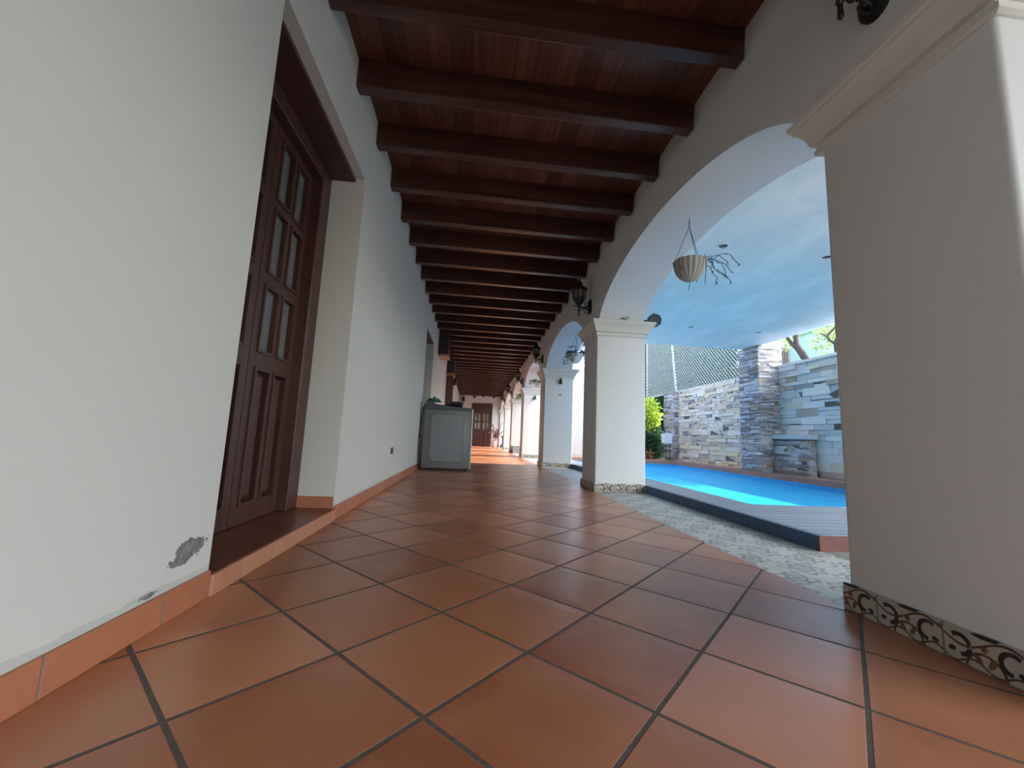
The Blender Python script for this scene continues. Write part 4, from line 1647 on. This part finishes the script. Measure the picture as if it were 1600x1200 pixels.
t = thing('low_shrub', 'low dark shrub at the far pool end with orange blooms', 'shrub', (4.72, 10.72, 0.08))
bm = bmx()
leaf_ball(bm, (-0.02, -0.12, 0.32), (0.34, 0.12, 0.40), 1300, 0.08, 0.045, 0.4)
obj('foliage', bm, 'leaf_dark', t, recalc=False)
bm = bmx()
leaf_ball(bm, (-0.05, -0.26, 0.12), (0.14, 0.05, 0.11), 70, 0.06, 0.05, 0.4)
obj('blooms', bm, 'leaf_orange', t, recalc=False)

# white patio wall beyond the pool
t = thing('patio_wall', 'bright white patio wall beyond the pool end', 'wall', (0, 0, 0), kind='structure')
bm = bmx()
box(bm, 2.56, 4.25, 10.76, 10.95, 0.0, 2.42)
obj('panel', bm, 'plaster_far', t)
bm = bmx()
box(bm, 2.52, 4.28, 10.72, 10.99, 2.42, 2.47)
box(bm, 2.54, 4.26, 10.74, 10.97, 2.38, 2.42)
obj('cornice', bm, 'plaster_far', t)
bm = bmx()
box(bm, 16.0, 17.0, -20.0, 6.0, -0.1, 3.4)
struct(obj('wall_patio_near', bm, 'plaster_far'), 'white wall across the near patio', 'wall')
bm = bmx()
box(bm, 2.6, 12.0, 20.3, 20.5, 0, 3.0)
struct(obj('wall_patio_back', bm, 'plaster_far'), 'pale wall closing the far patio', 'wall')

# ================================================================ trees and the mint house beyond the wall


def tree(name, label, base, limbs, crowns, mat, n, ln, wd):
    t = thing(name, label, 'tree', base)
    bm = bmx()
    for pts, rad in limbs:
        tube(bm, pts, rad, 10)
    obj('trunk', bm, 'bark', t, True)
    bm = bmx()
    for c, r, *k in crowns:
        leaf_ball(bm, c, r, k[0] if k else n, ln, wd, 0.25)
    obj('foliage', bm, mat, t, recalc=False)
    return t


tree('garden_tree', 'forked dark-barked tree behind the pale stone wall', (7.5, 8.30, -0.1),
     [([(0.05, -0.35, 0), (0.0, -0.15, 1.6), (0, 0.10, 2.6), (0, 0.30, 2.92), (0.05, 0.43, 3.08), (0.1, 0.50, 3.5), (0.2, 0.7, 4.2)], [0.11, 0.085, 0.078, 0.075, 0.062, 0.05, 0.03]),
      ([(0, 0.34, 2.95), (0, 0.52, 3.12), (0, 0.66, 3.32), (0.1, 1.0, 3.9)], [0.06, 0.042, 0.035, 0.02]),
      ([(0.1, 0.48, 3.4), (0.3, 0.2, 3.8), (0.4, -0.3, 4.2)], [0.035, 0.028, 0.015])],
     [((0.25, 1.00, 3.22), (0.22, 0.24, 0.13)), ((0.3, -0.05, 3.05), (0.3, 0.26, 0.26)), ((0.3, -0.28, 3.32), (0.35, 0.30, 0.26)), ((0.2, 1.1, 3.9), (0.6, 0.7, 0.4))], 'leaf_tree', 150, 0.10, 0.045)
tree('twisted_tree', 'thin twisted tree behind the wall, beside the nearest pillar', (7.5, 7.42, -0.1),
     [([(0, 0.2, 0), (0, 0.17, 2.4), (0, 0.19, 2.65), (0, 0.22, 2.86), (0.05, 0.12, 3.1), (0.1, -0.1, 3.5), (0.1, -0.8, 4.2)], [0.075, 0.06, 0.055, 0.048, 0.035, 0.028, 0.015]),
      ([(0, 0.22, 2.84), (0, 0.36, 2.95), (0, 0.42, 3.06), (0.05, 0.30, 3.2), (0.1, 0.20, 3.32)], [0.035, 0.024, 0.02, 0.016, 0.01]),
      ([(0, 0.41, 3.04), (0.0, 0.55, 3.14), (0.05, 0.7, 3.2)], [0.018, 0.012, 0.006])],
     [((0.25, 0.50, 3.15), (0.3, 0.30, 0.16)), ((0.1, -0.3, 3.9), (0.5, 0.4, 0.3)), ((0.1, -1.15, 4.35), (0.55, 0.75, 0.45), 1100)], 'leaf_tree', 150, 0.09, 0.04)  # last dense crown is added out of view to shade the slate pillar
t = thing('mint_house', 'mint green house with a small barred window beyond the wall', 'house', (0, 0, 0), kind='thing')
bm = bmx()
box(bm, 12.0, 17.0, 9.5, 15.4, -0.1, 4.75)
obj('wall', bm, 'mint', t)
bm = bmx()
box(bm, 11.9, 17.1, 9.4, 15.5, 4.75, 4.9)
obj('roof_edge', bm, 'mint', t)
bm = bmx()
wy, wz = (14.28, 14.74), (3.73, 4.30)
box(bm, 11.95, 11.99, wy[0] - 0.05, wy[0], wz[0] - 0.05, wz[1] + 0.05)
box(bm, 11.95, 11.99, wy[1], wy[1] + 0.05, wz[0] - 0.05, wz[1] + 0.05)
box(bm, 11.95, 11.99, wy[0], wy[1], wz[0] - 0.05, wz[0])
box(bm, 11.95, 11.99, wy[0], wy[1], wz[1], wz[1] + 0.05)
for k in range(1, 4):
    yy = wy[0] + (wy[1] - wy[0]) * k / 4
    box(bm, 11.955, 11.985, yy - 0.012, yy + 0.012, wz[0], wz[1])
box(bm, 11.955, 11.985, wy[0], wy[1], 4.0, 4.03)
wf = obj('window_frame', bm, 'window_pink', t)
bm = bmx()
box(bm, 11.985, 11.998, wy[0], wy[1], wz[0], wz[1])
obj('window_pane', bm, 'window_grey', wf)
